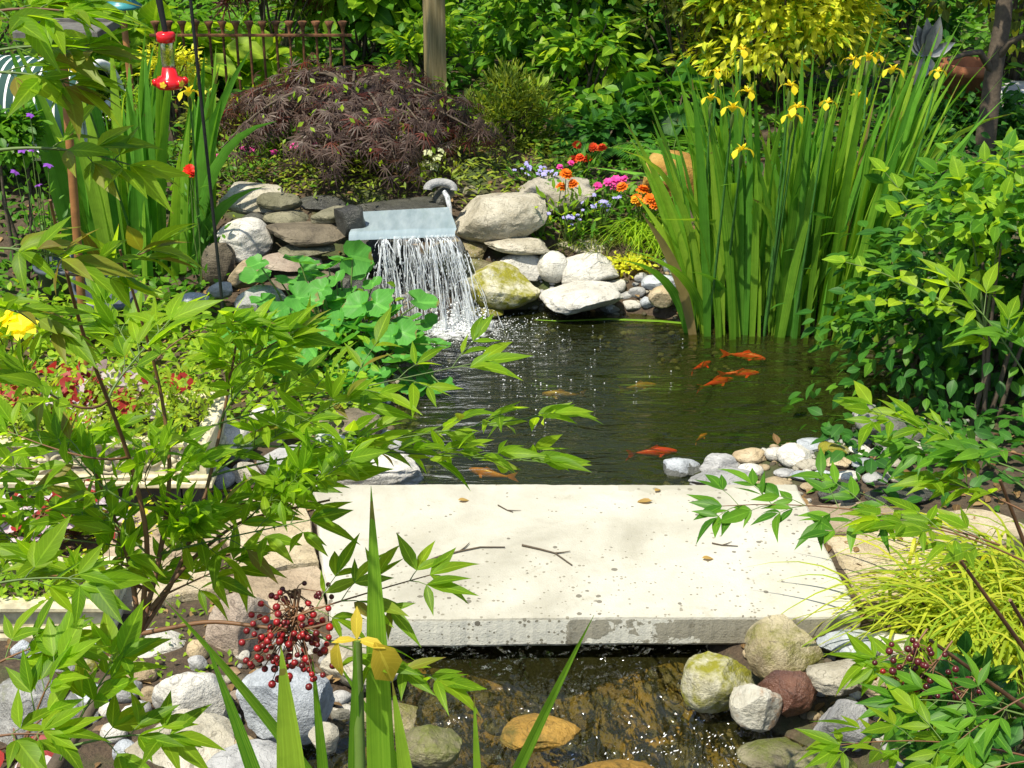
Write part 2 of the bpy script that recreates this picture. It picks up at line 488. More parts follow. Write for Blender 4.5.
S_MOSS = stone_mat('stone_mossy', (.48, .46, .34), (.36, .33, .20), (.58, .56, .44), moss=(.27, .26, .022), mossamt=.52)
S_GMOSS = stone_mat('stone_green_moss', (.20, .18, .10), (.12, .10, .06), (.28, .25, .15), moss=(.14, .16, .02), mossamt=.5, rough=.4, spec=.5)
S_RED = stone_mat('stone_redbrown_wet', (.15, .065, .04), (.09, .04, .03), (.20, .10, .06), rough=.32, spec=.5, speck=.15)
S_TAN = stone_mat('stone_tan', (.42, .33, .20), (.30, .22, .13), (.52, .44, .30))
S_WET = stone_mat('stone_tan_wet', (.30, .25, .14), (.18, .14, .08), (.40, .35, .22), rough=.3, spec=.5, moss=(.20, .19, .04), mossamt=.42)
S_AMBER = stone_mat('stone_amber', (.30, .17, .03), (.16, .10, .02), (.40, .24, .05), rough=.5, moss=(.12, .10, .02), mossamt=.4)
S_SPECK = stone_mat('stone_speckled', (.33, .33, .31), (.22, .22, .20), (.45, .45, .42), speck=1.2, moss=(.22, .24, .10), mossamt=.36)
S_PATCH = stone_mat('stone_rust_patch', (.50, .48, .40), (.40, .37, .28), (.60, .58, .50), moss=(.36, .15, .03), mossamt=.42, rough=.5)

# ------------------------------------------------------------------ ground, water
m_ground, t, out = new_mat('soil')
oc = N(t, 'ShaderNodeTexCoord'); V = oc.outputs['Object']
n1 = noise(t, V, 3, 5); n2 = noise(t, V, 40, 6, .65); n3 = noise(t, V, 140, 4, .7)
rp = ramp(t, [(.35, (.035, .024, .014)), (.55, (.085, .058, .034)), (.75, (.15, .115, .07))]); L(t, math_(t, 'ADD', math_(t, 'MULTIPLY', n2, .6), math_(t, 'MULTIPLY', n3, .4)), rp.inputs[0])
mo = ramp(t, [(.52, (0, 0, 0)), (.66, (1, 1, 1))]); L(t, n1, mo.inputs[0])
b = mixc(t, mo.outputs[0], rp.outputs[0], (.055, .085, .018))
# under water: silt of the pond and the amber gravel of the stream bed
sx = N(t, 'ShaderNodeSeparateXYZ'); L(t, V, sx.inputs[0])
wet = math_(t, 'LESS_THAN', sx.outputs[2], -0.02)
strm = math_(t, 'LESS_THAN', sx.outputs[1], 3.15)
amb = ramp(t, [(.36, (.04, .042, .012)), (.52, (.15, .11, .022)), (.68, (.36, .22, .04))]); L(t, noise(t, V, 7, 4, .6), amb.inputs[0])
pnd = ramp(t, [(.35, (.006, .010, .003)), (.6, (.015, .019, .006)), (.78, (.05, .036, .010))]); L(t, noise(t, V, 3.2, 4, .6), pnd.inputs[0])
bed = mixc(t, strm, pnd.outputs[0], amb.outputs[0])
b = mixc(t, wet, b, bed)
p = N(t, 'ShaderNodeBsdfPrincipled'); L(t, b, p.inputs['Base Color']); p.inputs['Roughness'].default_value = .9
bp = N(t, 'ShaderNodeBump'); bp.inputs['Strength'].default_value = .8; bp.inputs['Distance'].default_value = .02
L(t, math_(t, 'ADD', n2, math_(t, 'MULTIPLY', n3, .5)), bp.inputs['Height']); L(t, bp.outputs[0], p.inputs['Normal']); L(t, p.outputs[0], out.inputs[0])

def axis(lo, hi, step, far):
    core = np.arange(lo, hi+1e-6, step); ext = []; s_ = step; q = hi
    while q < far: s_ *= 1.35; q += s_; ext.append(q)
    ext2 = []; s_ = step; q = lo
    while q > -far: s_ *= 1.35; q -= s_; ext2.append(q)
    return np.concatenate([ext2[::-1], core, ext])
gx = axis(-3.2, 3.2, .035, 250); gy = axis(1.6, 8.5, .035, 250)
X, Yg = np.meshgrid(gx, gy, indexing='xy')
Pg = np.stack([X.ravel(), Yg.ravel()], 1)
Zg = hgt(Pg)
nx, ny = len(gx), len(gy)
i, j = np.meshgrid(np.arange(ny-1), np.arange(nx-1), indexing='ij')
Fg = np.stack([i*nx+j, i*nx+j+1, (i+1)*nx+j+1, (i+1)*nx+j], -1).reshape(-1, 4)
mb = MB(); mb.add(np.concatenate([Pg, Zg[:, None]], 1), Fg, m_ground)
structure(mb.build('ground'), 'brown soil and mulch of the garden beds')

def water_mat(name, tint, s1, s2, d1, d2, stretch, rot, fallpos=None, ior=1.55, gr=.03, silt=(.045, .056, .012), turb=.14):
    m, t, out = new_mat(name)
    oc = N(t, 'ShaderNodeTexCoord'); V = oc.outputs['Object']
    mp = N(t, 'ShaderNodeMapping'); mp.inputs['Scale'].default_value = stretch; mp.inputs['Rotation'].default_value = (0, 0, rot); L(t, V, mp.inputs[0])
    a = noise(t, mp.outputs[0], s1, 3, .5, .6); b_ = noise(t, mp.outputs[0], s2, 3, .55, .3)
    h = math_(t, 'ADD', math_(t, 'MULTIPLY', a, d1), math_(t, 'MULTIPLY', b_, d2))
    if fallpos is not None:
        vs = N(t, 'ShaderNodeVectorMath', operation='DISTANCE'); L(t, V, vs.inputs[0]); vs.inputs[1].default_value = fallpos
        dist = vs.outputs['Value']
        near = math_(t, 'MAXIMUM', math_(t, 'SUBTRACT', 1.0, math_(t, 'MULTIPLY', dist, .85)), 0)
        rings = math_(t, 'SINE', math_(t, 'ADD', math_(t, 'MULTIPLY', dist, 85), math_(t, 'MULTIPLY', a, 14)))
        ch = noise(t, V, 34, 3, .6)
        h = math_(t, 'ADD', h, math_(t, 'MULTIPLY', near, math_(t, 'ADD', math_(t, 'MULTIPLY', rings, .0022), math_(t, 'MULTIPLY', ch, .018))))
    bp = N(t, 'ShaderNodeBump'); bp.inputs['Strength'].default_value = 1; bp.inputs['Distance'].default_value = 1.0
    L(t, h, bp.inputs['Height'])
    fr = N(t, 'ShaderNodeFresnel'); fr.inputs['IOR'].default_value = ior; L(t, bp.outputs[0], fr.inputs['Normal'])
    gl = N(t, 'ShaderNodeBsdfGlossy'); gl.inputs['Roughness'].default_value = gr; L(t, bp.outputs[0], gl.inputs['Normal'])
    tr0 = N(t, 'ShaderNodeBsdfTransparent'); tr0.inputs[0].default_value = c4(tint)
    # suspended silt and algae make the water turbid
    df = N(t, 'ShaderNodeBsdfDiffuse'); L(t, mixc(t, noise(t, V, 2.3, 3, .6), silt, tuple(c*1.8 for c in silt)), df.inputs[0]); L(t, bp.outputs[0], df.inputs['Normal'])
    tr = N(t, 'ShaderNodeMixShader'); tr.inputs[0].default_value = turb; L(t, tr0.outputs[0], tr.inputs[1]); L(t, df.outputs[0], tr.inputs[2])
    ms = N(t, 'ShaderNodeMixShader'); L(t, fr.outputs[0], ms.inputs[0]); L(t, tr.outputs[0], ms.inputs[1]); L(t, gl.outputs[0], ms.inputs[2])
    L(t, ms.outputs[0], out.inputs[0]); return m
FALL = onz(455, 322, 0.0)
m_pond = water_mat('pond_water', (.70, .74, .40), 8, 30, .030, .005, (.45, 1.7, 1), R(8), tuple(FALL))
m_stream = water_mat('stream_water', (.92, .86, .58), 5, 17, .12, .03, (1.5, .8, 1), R(-38), None, 1.7, .08, (.10, .10, .03), .09)
def sheet(name, x0, y0, x1, y1, m):
    mb = MB(); mb.add([(x0, y0, 0), (x1, y0, 0), (x1, y1, 0), (x0, y1, 0)], np.array([[0, 1, 2, 3]]), m); return structure(mb.build(name))
sheet('pond_water', -1.1, 3.42, 2.3, 5.72, m_pond)
sheet('stream_water', -1.6, 1.4, 1.7, 3.42, m_stream)

# ------------------------------------------------------------------ stone slab bridge
m_slab, t, out = new_mat('weathered_concrete')
oc = N(t, 'ShaderNodeTexCoord'); V = oc.outputs['Object']; sx = N(t, 'ShaderNodeSeparateXYZ'); L(t, V, sx.inputs[0])
n1 = noise(t, V, 3.5, 5, .6, .3); n2 = noise(t, V, 22, 6, .65); n3 = noise(t, V, 190, 3, .7); n4 = noise(t, V, 9, 4, .6)
rp = ramp(t, [(.32, (.32, .305, .245)), (.5, (.43, .415, .345)), (.68, (.505, .49, .42))]); L(t, n1, rp.inputs[0])
b = mixc(t, math_(t, 'MULTIPLY', math_(t, 'SUBTRACT', n2, .55), 1.6), rp.outputs[0], (.38, .35, .26))
b = mixc(t, math_(t, 'MULTIPLY', math_(t, 'SUBTRACT', n3, .60), 2.2), b, (.25, .23, .17))
vo = N(t, 'ShaderNodeTexVoronoi'); vo.inputs['Scale'].default_value = 38; L(t, V, vo.inputs['Vector'])
vo2 = N(t, 'ShaderNodeTexVoronoi'); vo2.inputs['Scale'].default_value = 90; L(t, V, vo2.inputs['Vector'])
# pitting, thickest along the front edge and the right end
edge = math_(t, 'MAXIMUM', math_(t, 'MULTIPLY', math_(t, 'SUBTRACT', .0, sx.outputs[1]), 1.5), math_(t, 'MULTIPLY', math_(t, 'SUBTRACT', sx.outputs[0], .1), .7))
edge = math_(t, 'MAXIMUM', math_(t, 'MINIMUM', edge, 1), 0)
def pits(vn, dens, size):
    sc_ = N(t, 'ShaderNodeSeparateColor'); L(t, vn.outputs['Color'], sc_.inputs[0])
    has = math_(t, 'LESS_THAN', sc_.outputs[0], math_(t, 'ADD', math_(t, 'MULTIPLY', edge, dens), math_(t, 'MULTIPLY', math_(t, 'SUBTRACT', n4, .36), dens*.5)))
    rad_ = math_(t, 'MULTIPLY', math_(t, 'ADD', sc_.outputs[1], .25), size)
    return math_(t, 'MULTIPLY', has, math_(t, 'LESS_THAN', math_(t, 'ADD', vn.outputs['Distance'], math_(t, 'MULTIPLY', math_(t, 'SUBTRACT', n2, .5), .5)), rad_))
spot = pits(vo, .34, .30); spot2 = pits(vo2, .55, .36)
st = ramp(t, [(.50, (0, 0, 0)), (.72, (1, 1, 1))]); L(t, noise(t, V, 1.7, 6, .7, .8), st.inputs[0])
b = mixc(t, math_(t, 'MULTIPLY', st.outputs[0], .38), b, (.30, .28, .20))
st2 = ramp(t, [(.60, (0, 0, 0)), (.68, (1, 1, 1))]); L(t, noise(t, V, 13, 6, .75, .5), st2.inputs[0])
b = mixc(t, math_(t, 'MULTIPLY', st2.outputs[0], .30), b, (.24, .23, .16))
b = mixc(t, math_(t, 'MULTIPLY', spot, .82), b, (.11, .10, .075))
b = mixc(t, math_(t, 'MULTIPLY', spot2, .75), b, (.17, .155, .11))
# front face: paint worn off and weaker sun painted grey towards the right
face = math_(t, 'LESS_THAN', sx.outputs[2], .081)
worn_shade = math_(t, 'GREATER_THAN', math_(t, 'ADD', math_(t, 'ADD', n4, math_(t, 'MULTIPLY', n2, .5)), math_(t, 'MULTIPLY', sx.outputs[0], .55)), .83)
b = mixc(t, math_(t, 'MULTIPLY', face, math_(t, 'MULTIPLY', math_(t, 'SUBTRACT', 1, math_(t, 'MAXIMUM', spot, spot2)), .75)), b, (.66, .65, .56))
b = mixc(t, math_(t, 'MULTIPLY', face, math_(t, 'MULTIPLY', worn_shade, .85)), b, (.25, .23, .17))
# damp stain along the back edge
damp = math_(t, 'MULTIPLY', math_(t, 'GREATER_THAN', math_(t, 'ADD', sx.outputs[1], math_(t, 'MULTIPLY', n4, .18)), .42), .45)
damp = math_(t, 'MULTIPLY', damp, math_(t, 'GREATER_THAN', sx.outputs[0], .15))
b = mixc(t, damp, b, (.30, .29, .22))
p = N(t, 'ShaderNodeBsdfPrincipled'); L(t, b, p.inputs['Base Color']); p.inputs['Roughness'].default_value = .85; p.inputs['Specular IOR Level'].default_value = .2
bp = N(t, 'ShaderNodeBump'); bp.inputs['Strength'].default_value = .5; bp.inputs['Distance'].default_value = .006
L(t, math_(t, 'SUBTRACT', math_(t, 'ADD', n2, math_(t, 'MULTIPLY', n3, .6)), math_(t, 'ADD', spot, spot2)), bp.inputs['Height']); L(t, bp.outputs[0], p.inputs['Normal']); L(t, p.outputs[0], out.inputs[0])

ZT, ZB = .142, .052
cs = [onz(330, 619, ZT), onz(857, 606, ZT), onz(797, 484, ZT), onz(312, 484, ZT)]
cs = [c[:2] for c in cs]
cs[1][1] = cs[0][1] + .015
ring = []
for k in range(4):
    a, b_ = np.array(cs[k]), np.array(cs[(k+1) % 4]); n = 160 if k % 2 == 0 else 80
    tt = np.arange(n)/n
    pt = a + (b_-a)*tt[:, None]
    d = (b_-a)/np.linalg.norm(b_-a); nn = np.array([d[1], -d[0]])
    w = .0022*np.sin(tt*9+k)+.0012*np.sin(tt*31+2*k)-.004*np.maximum(0, np.sin(tt*17+k*1.3)*np.sin(tt*43+k))**4-.0012*np.abs(np.sin(tt*140))
    w *= np.minimum(1, np.minimum(tt, 1-tt)*12)
    ring.append(pt + nn*w[:, None])
ring = np.concatenate(ring); nr = len(ring)
cen = ring.mean(0)
levels = [(.985, ZB), (1.0, ZB+.008), (1.002, (ZB+ZT)/2), (1.0, ZT-.010), (.996, ZT-.003), (.988, ZT)]
V = []
kk = np.arange(nr)
for s_, z in levels:
    q = cen+(ring-cen)*(s_ + .0003*np.sin(kk*.37+z*90))[:, None]
    V.append(np.column_stack([q, np.full(nr, z)]))
V = np.concatenate(V)
i, j = np.meshgrid(np.arange(len(levels)-1), np.arange(nr), indexing='ij'); j2 = (j+1) % nr
Fq = np.stack([i*nr+j, i*nr+j2, (i+1)*nr+j2, (i+1)*nr+j], -1).reshape(-1, 4)
mb = MB(); mb.add(V, Fq, m_slab)
mb.f.append(np.array([list(range((len(levels)-1)*nr, len(levels)*nr))])); mb.mi.append(np.array([0]))
mb.f.append(np.array([list(range(nr))[::-1]])); mb.mi.append(np.array([0]))
o = mb.build('stone_bridge', smooth=False, loc=(cen[0], cen[1], ZB))
tag(o, 'wide pale pitted stone slab bridging the stream in front of the pond', 'bridge')

# twigs and fallen leaves lying on the slab
m_twig = plain('twig_bark', (.10, .075, .045), .8)
m_dry = leaf_mat('dry_leaf', [(.28, .17, .05), (.40, .28, .09)], .2)
def twig(pts, label, r_=.0035):
    mb = MB(); P = np.array([onz(x, y, ZT+r_+.001) for x, y in pts])
    mb.tube(P, np.linspace(r_, r_*.55, len(P)), m_twig, 5)
    k = len(P)//2
    d = P[k]-P[k-1]; q = np.array([-d[1], d[0], 0]); q /= np.linalg.norm(q)
    mb.tube([P[k], P[k]+d*.4+q*.015, P[k]+d*.7+q*.03], [r_*.7, r_*.5, r_*.3], m_twig, 5)
    tag(mb.build('twig', loc=P[0]), label, 'twig')
twig([(422, 563), (440, 556), (460, 551), (480, 547), (505, 547)], 'long curved dark twig lying left of the middle of the slab')
twig([(522, 545), (540, 549), (555, 553), (572, 565)], 'shorter bent twig right of the long one on the slab')
twig([(712, 543), (722, 545), (738, 546)], 'short straight twig near the right end of the slab', .0025)
twig([(498, 505), (507, 510), (513, 512)], 'tiny twig near the far edge of the slab', .0022)
def fallen(px, py, ang, ln, label, z=ZT):
    mb = MB(); p = onz(px, py, z+.008)
    leaves(mb, T_OVAL, p[None], [[math.cos(ang), math.sin(ang), -.05]], [[.1, 0, 1]], ln, m_dry)
    tag(mb.build('fallen_leaf', loc=p), label, 'leaf')
fallen(458, 500, .3, .035, 'small yellowed leaf near the far left of the slab')
fallen(652, 501, 2.9, .05, 'narrow brown leaf at the far edge of the slab')
fallen(655, 491, .9, .03, 'curled dry leaf right at the far edge of the slab')
fallen(702, 558, .2, .035, 'reddish dry leaf on the right half of the slab')

# ------------------------------------------------------------------ flagstones beside the slab
def flagstone(pts, z, mat, label, th=.045):
    q = np.array([onz(x, y, z)[:2] for x, y in pts]); c = q.mean(0)
    area = 0.5*np.sum(q[:, 0]*np.roll(q[:, 1], -1)-q[:, 1]*np.roll(q[:, 0], -1))
    if area < 0: q = q[::-1]
    e = []
    r_ = np.random.default_rng(int(abs(pts[0][0])*13+pts[0][1]))
    for k in range(len(q)):
        a, b_ = q[k], q[(k+1) % len(q)]
        for tt in np.linspace(0, 1, 6)[:-1]: e.append(a+(b_-a)*tt + r_.normal(size=2)*.005)
    e = np.array(e); n = len(e)
    V = np.concatenate([np.column_stack([c+(e-c)*s_, np.full(n, zz)+(r_.normal(size=n)*.001)]) for s_, zz in ((.99, z-th), (1, z-.008), (.97, z))])
    i, j = np.meshgrid(np.arange(2), np.arange(n), indexing='ij'); j2 = (j+1) % n
    mb = MB(); mb.add(V, np.stack([i*n+j, i*n+j2, (i+1)*n+j2, (i+1)*n+j], -1).reshape(-1, 4), mat)
    mb.f.append(np.array([list(range(2*n, 3*n))])); mb.mi.append(np.array([0]))
    o = mb.build('flagstone', smooth=False, loc=(c[0], c[1], z-th)); tag(o, label, 'flagstone', 'flagstones beside the slab')
S_FLAG = stone_mat('flag_sandstone', (.48, .40, .26), (.36, .29, .18), (.58, .50, .36), rough=.85)
S_FLAG2 = stone_mat('flag_rose', (.36, .28, .19), (.26, .20, .13), (.46, .38, .27), rough=.85)
flagstone([(806, 506), (868, 500), (905, 512), (880, 530), (822, 532)], .125, S_FLAG2, 'rosy flagstone behind the right end of the slab')
flagstone([(825, 537), (905, 528), (960, 545), (930, 600), (862, 600)], .12, S_FLAG, 'sandy flagstone against the right end of the slab')
flagstone([(908, 514), (985, 508), (1040, 530), (985, 548), (915, 530)], .125, S_FLAG, 'sandy flagstone partly under the right hand sprays')
flagstone([(215, 500), (305, 492), (318, 560), (235, 570)], .125, S_FLAG, 'sandy flagstone touching the left end of the slab')
flagstone([(225, 574), (320, 565), (328, 612), (262, 625)], .12, S_FLAG2, 'rosy flagstone at the front left corner of the slab')
flagstone([(88, 515), (205, 505), (222, 548), (110, 562)], .125, S_FLAG2, 'rosy flagstone in front of the carved trough')
flagstone([(60, 566), (212, 553), (225, 585), (120, 606)], .12, S_FLAG, 'wide sandy flagstone by the small trough at lower left')

# ------------------------------------------------------------------ stones round the waterfall, left stack
g = 'flat stones of the stack left of the waterfall'
Yw = 5.75
rock(218, 181, 292, 216, S_BEIGE, 'large flat pale stone topping the stack left of the waterfall', Y=6.0, roll=-10, flat=.3, cuts=5, name='flat_stone')
rock(256, 193, 302, 211, S_OLIVE, 'olive flat stone resting on the right end of the large pale top stone', Y=5.88, roll=-4, flat=.3, cuts=4, name='flat_stone')
rock(217, 217, 274, 264, S_WHITE, 'speckled whitish boulder at the left of the waterfall stack', Y=5.7, cuts=4, name='boulder')
rock(202, 243, 236, 290, S_BROWN, 'brown upright boulder in shade left of the whitish boulder', Y=5.62, cuts=3, name='boulder')
rock(227, 260, 264, 288, S_TAN, 'tan rounded stone under the whitish boulder', Y=5.5)
rock(240, 213, 268, 226, S_DARK, 'dark stone wedged under the large pale top stone', Y=5.85, flat=.2)
rock(262, 209, 308, 227, S_OLIVE, 'rounded olive stone under the flat olive one in the stack', Y=5.82, cuts=3)
rock(310, 206, 350, 226, S_OLIVE, 'wedge of olive stone beside the water lip', Y=5.72, roll=18, flat=.2, cuts=4, name='flat_stone')
rock(334, 206, 366, 238, S_DARK, 'wet dark stone holding the left edge of the water lip', Y=5.62, cuts=4)
rock(356, 196, 446, 213, S_DARK, 'low wet black stone along the back of the water lip', Y=6.02, cuts=4, flat=.2)
rock(296, 196, 346, 214, S_DARK, 'wet black stone at the top of the stack by the water lip', Y=5.95, cuts=4)
rock(263, 219, 352, 244, S_BROWN, 'long brown slab stone in the middle of the stack', Y=5.66, flat=.25, cuts=4, name='flat_stone')
rock(278, 241, 336, 259, S_OLIVE, 'small olive flat stone under the long brown one', Y=5.6, flat=.25, name='flat_stone')
rock(260, 253, 322, 272, S_PINK, 'thin pinkish flat stone low in the stack', Y=5.52, flat=.3, name='flat_stone')
rock(300, 255, 362, 280, S_DARK, 'dark wet stone low in the stack beside the fall', Y=5.64, flat=.1)
rock(270, 270, 340, 290, S_BROWN, 'lowest brown flat stone of the stack', Y=5.45, flat=.3, name='flat_stone')
rock(322, 275, 392, 312, S_DARK, 'dark wet boulder at the foot of the stack behind the round leaves', Y=5.5)
rock(206, 281, 234, 300, S_GREY, 'small grey stone at the left foot of the stack', Y=5.35)
rock(180, 292, 212, 312, S_BLUE, 'small bluish stone beside the grey pot', Y=5.2)
rock(234, 285, 290, 320, S_GREY, 'grey stone half hidden by round leaves below the stack', Y=5.2)
# wall behind the fall
rock(345, 236, 420, 275, S_DARK, 'black wet rock directly behind the falling water, upper left', Y=5.86, cuts=4)
rock(400, 236, 470, 268, S_DARK, 'black wet rock directly behind the falling water, upper right', Y=5.86, cuts=4)
rock(372, 262, 440, 300, S_DARK, 'black wet rock directly behind the falling water, lower left', Y=5.80, cuts=3)
rock(420, 262, 476, 300, S_BROWN, 'brown wet rock directly behind the falling water, lower right', Y=5.76, cuts=3)
rock(382, 292, 470, 330, S_DARK, 'dark rock at the waterline under the falling water', Y=5.74, cuts=3)
rock(428, 238, 492, 260, S_WET, 'mossy brown ledge stone right of the falling water, upper one', Y=5.72, flat=.2, name='flat_stone')
rock(438, 253, 497, 279, S_GMOSS, 'mossy brown ledge stone right of the falling water, lower one', Y=5.66, flat=.2, name='flat_stone')
# right stack
rock(452, 191, 547, 243, S_BEIGE, 'largest smooth beige boulder right of the waterfall', Y=5.78, roll=8, cuts=3, rough=.08, name='boulder', sub=5)
rock(484, 234, 551, 255, S_BEIGE, 'flat beige stone carrying the largest smooth boulder', Y=5.66, roll=-5, flat=.3, name='flat_stone')
rock(496, 252, 543, 283, S_WHITE, 'pale block under the flat beige stone', Y=5.62, cuts=4)
rock(461, 263, 541, 310, S_MOSS, 'boulder covered in yellow moss at the waterline beside the fall', Y=5.5, roll=-6, cuts=4, name='boulder', sub=5, depth=(.6, .85))
rock(537, 251, 569, 284, S_WHITE, 'egg shaped smooth pale stone leaning between two boulders', Y=5.58, roll=50, cuts=1, rough=.04)
rock(552, 237, 606, 259, S_BEIGE, 'flat buff stone behind the white boulder', Y=5.82, roll=6, flat=.3, name='flat_stone')
rock(561, 253, 619, 291, S_WHITE, 'bright white boulder above the long waterline stone', Y=5.6, roll=10, cuts=4, name='boulder')
rock(539, 280, 623, 312, S_WHITE, 'long low pale stone at the waterline right of the mossy boulder', Y=5.42, roll=5, flat=.15, cuts=4, name='boulder')
rock(498, 177, 594, 222, S_BEIGE, 'wide flat faced stone behind the orange marigolds', Y=6.25, cuts=5, name='boulder', depth=(.5, .8))
rock(457, 185, 482, 199, S_OLIVE, 'little olive stone on the ground behind the largest beige boulder', Y=6.1)
rock(424, 192, 441, 206, S_GMOSS, 'small round mossy stone on the lip beside the spout', Y=5.95, cuts=0)
rock(466, 304, 504, 320, S_MOSS, 'half sunken mossy stone in front of the mossy boulder', Y=5.42, cuts=2)
rock(648, 284, 677, 308, S_TAN, 'round tan stone by the water left of the tall irises', Y=5.4, cuts=1, rough=.05)
rock(676, 279, 714, 310, S_GREY, 'grey wet boulder at the foot of the tall irises', Y=5.38, cuts=4, name='boulder')
rock(641, 273, 680, 290, S_BLUE, 'flat bluish stone behind the round tan stone', Y=5.55, cuts=3)
for (x0, y0, x1, y1) in ((662, 258, 684, 274), (680, 262, 702, 280), (672, 248, 694, 262), (690, 250, 708, 264), (618, 291, 634, 301), (634, 298, 652, 308), (606, 280, 626, 294), (628, 286, 646, 298), (640, 296, 660, 309), (622, 300, 644, 312), (660, 292, 680, 306), (676, 286, 698, 302), (612, 296, 628, 308), (650, 276, 668, 288), (668, 274, 688, 288), (690, 270, 710, 286), (600, 304, 620, 314), (634, 272, 650, 284)):
    rock(x0, y0, x1, y1, random.choice((S_GREY, S_BLUE, S_WHITE)), 'fist sized grey pebble in the bed left of the tall irises', 'pebble', 'pebble', cuts=2, group='pebbles left of the tall irises', sub=3)

# right bank by the slab
rock(663, 457, 703, 486, S_BLUE, 'wet grey stone at the far right edge of the slab, leftmost of the bank', cuts=3, dr=.7)
rock(699, 452, 739, 474, S_GREY, 'grey stone with white veins second from the left on the pebble bank', cuts=3, dr=.7)
rock(688, 469, 757, 490, S_GREY, 'low flat grey stone against the far edge of the slab', flat=.3, dr=.5)
rock(732, 447, 768, 465, S_TAN, 'smooth tan stone at the water on the pebble bank', cuts=1, dr=.7)
rock(764, 446, 790, 463, S_WHITE, 'whitish stone right of the smooth tan one on the pebble bank', cuts=2)
rock(776, 444, 812, 470, S_WHITE, 'largest pale stone on the pebble bank', cuts=3)
rock(796, 437, 826, 452, S_BLUE, 'dark wet stone in the water behind the pebble bank', cuts=2)
rock(818, 441, 850, 458, S_MOSS, 'mossy yellowish stone at the back of the pebble bank', cuts=3)
rock(816, 481, 866, 505, S_DARK, 'dark slaty stone between the pebbles and the rosy flagstone', cuts=4, flat=.2, dr=.6)
rock(866, 486, 934, 506, S_DARK, 'long dark kerb stone right of the slaty stone', cuts=4, flat=.2, dr=.5)
pebs = [(738, 463, 764, 477), (773, 468, 795, 478), (758, 475, 792, 488), (788, 470, 816, 482), (795, 458, 822, 472), (848, 444, 872, 456), (870, 446, 894, 458), (826, 456, 852, 470),
        (850, 458, 880, 470), (880, 456, 905, 468), (836, 470, 860, 482), (862, 472, 888, 486), (800, 482, 818, 492), (814, 470, 834, 481), (886, 470, 912, 484), (900, 440, 925, 456), (905, 486, 930, 498), (745, 480, 762, 489), (854, 432, 878, 446)]
for k, (x0, y0, x1, y1) in enumerate(pebs):
    rock(x0, y0, x1, y1, (S_WHITE, S_GREY, S_TAN, S_BLUE, S_BEIGE)[k % 5], 'small rounded pebble on the bank behind the right end of the slab', 'pebble', 'pebble', cuts=1+k % 2, rough=.06, group='pebbles on the bank right of the slab', sub=3)

# front right rocks
rock(744, 621, 824, 683, S_WET, 'large wet olive boulder under the front right corner of the slab', Y=2.93, cuts=5, roll=-12, name='boulder', sub=5, depth=(.55, .85))
rock(681, 656, 752, 714, S_MOSS, 'yellow mossy stone sticking out into the stream', Y=2.85, cuts=3, roll=14, sub=5)
rock(758, 667, 818, 716, S_RED, 'shiny red brown wet stone between mossy and patched stones', Y=2.80, cuts=5, depth=(.55, .8), sub=5)
rock(729, 682, 782, 730, S_PATCH, 'white stone with a rust orange patch at the stream edge', Y=2.76, cuts=5, depth=(.55, .8), sub=5)
rock(818, 629, 882, 662, S_BLUE, 'smooth grey stone right of the large wet boulder', cuts=2, Y=2.98)
rock(868, 630, 918, 662, S_WHITE, 'white stone under the golden grass', cuts=3, Y=2.95)
rock(806, 658, 866, 694, S_BEIGE, 'cream stone beside the red brown wet stone', cuts=4, Y=2.8)
rock(852, 660, 905, 700, S_TAN, 'tan stone in shade below the golden grass', cuts=3, Y=2.75)
rock(815, 700, 868, 742, S_GREY, 'grey stone at the right edge of the stream', cuts=3, Y=2.68)
rock(738, 722, 812, 758, S_GMOSS, 'sunken green mossy stone below the patched one', cuts=2, Y=2.52, sink=.04)
rock(790, 740, 860, 780, S_GMOSS, 'sunken mossy stone at the lower right of the stream', cuts=2, Y=2.4, sink=.03)
rock(500, 694, 582, 732, S_AMBER, 'amber stone lying under the water in front of the slab', cuts=2, Y=2.62, sink=.05)
rock(398, 722, 462, 768, S_GMOSS, 'green mossy stone awash at the left of the stream', cuts=2, Y=2.4, sink=.01)
rock(350, 690, 418, 730, S_WET, 'tan wet stone awash at the left of the stream behind the mossy one', cuts=3, Y=2.6, sink=.02)
rock(560, 730, 660, 775, S_AMBER, 'broad amber stone sunk in the middle of the stream', cuts=2, Y=2.42, sink=.07)

# front left rocks
rock(151, 666, 230, 738, S_WHITE, 'big round pale boulder at lower left with a dark crack', Y=2.72, cuts=2, name='boulder', sub=5, rough=.07)
rock(205, 588, 272, 684, S_PINK, 'pinkish upright boulder behind the red berries', Y=3.02, cuts=3, name='boulder', sub=5)
rock(116, 630, 190, 676, S_WHITE, 'bright white stone behind the big round boulder', Y=3.0, cuts=4)
rock(118, 660, 158, 688, S_TAN, 'brown tan stone left of the big round boulder', Y=2.86, cuts=2)
rock(106, 675, 142, 706, S_GREY, 'smooth grey oval stone left of the big round boulder', Y=2.78, cuts=0, rough=.05)
rock(73, 685, 110, 714, S_BLUE, 'bluish stone left of the smooth grey oval', Y=2.75, cuts=2)
rock(-20, 672, 98, 772, S_SPECK, 'huge speckled grey boulder in the lower left corner', Y=2.68, cuts=4, name='boulder', sub=5)
rock(128, 718, 236, 776, S_BEIGE, 'long flat stone below the big round boulder', Y=2.5, cuts=4, flat=.2, name='boulder')
rock(238, 662, 332, 742, S_BLUE, 'bluish white speckled boulder below the red berries', Y=2.72, cuts=3, name='boulder', sub=5)
rock(76, 658, 100, 682, S_MOSS, 'small yellowish stone behind the bluish one', Y=2.9, cuts=1)
rock(46, 656, 80, 684, S_GREY, 'grey stone left of the small yellowish one', Y=2.92, cuts=2)
rock(308, 722, 340, 754, S_BEIGE, 'small buff stone at the water below the bluish boulder', Y=2.5, cuts=2)
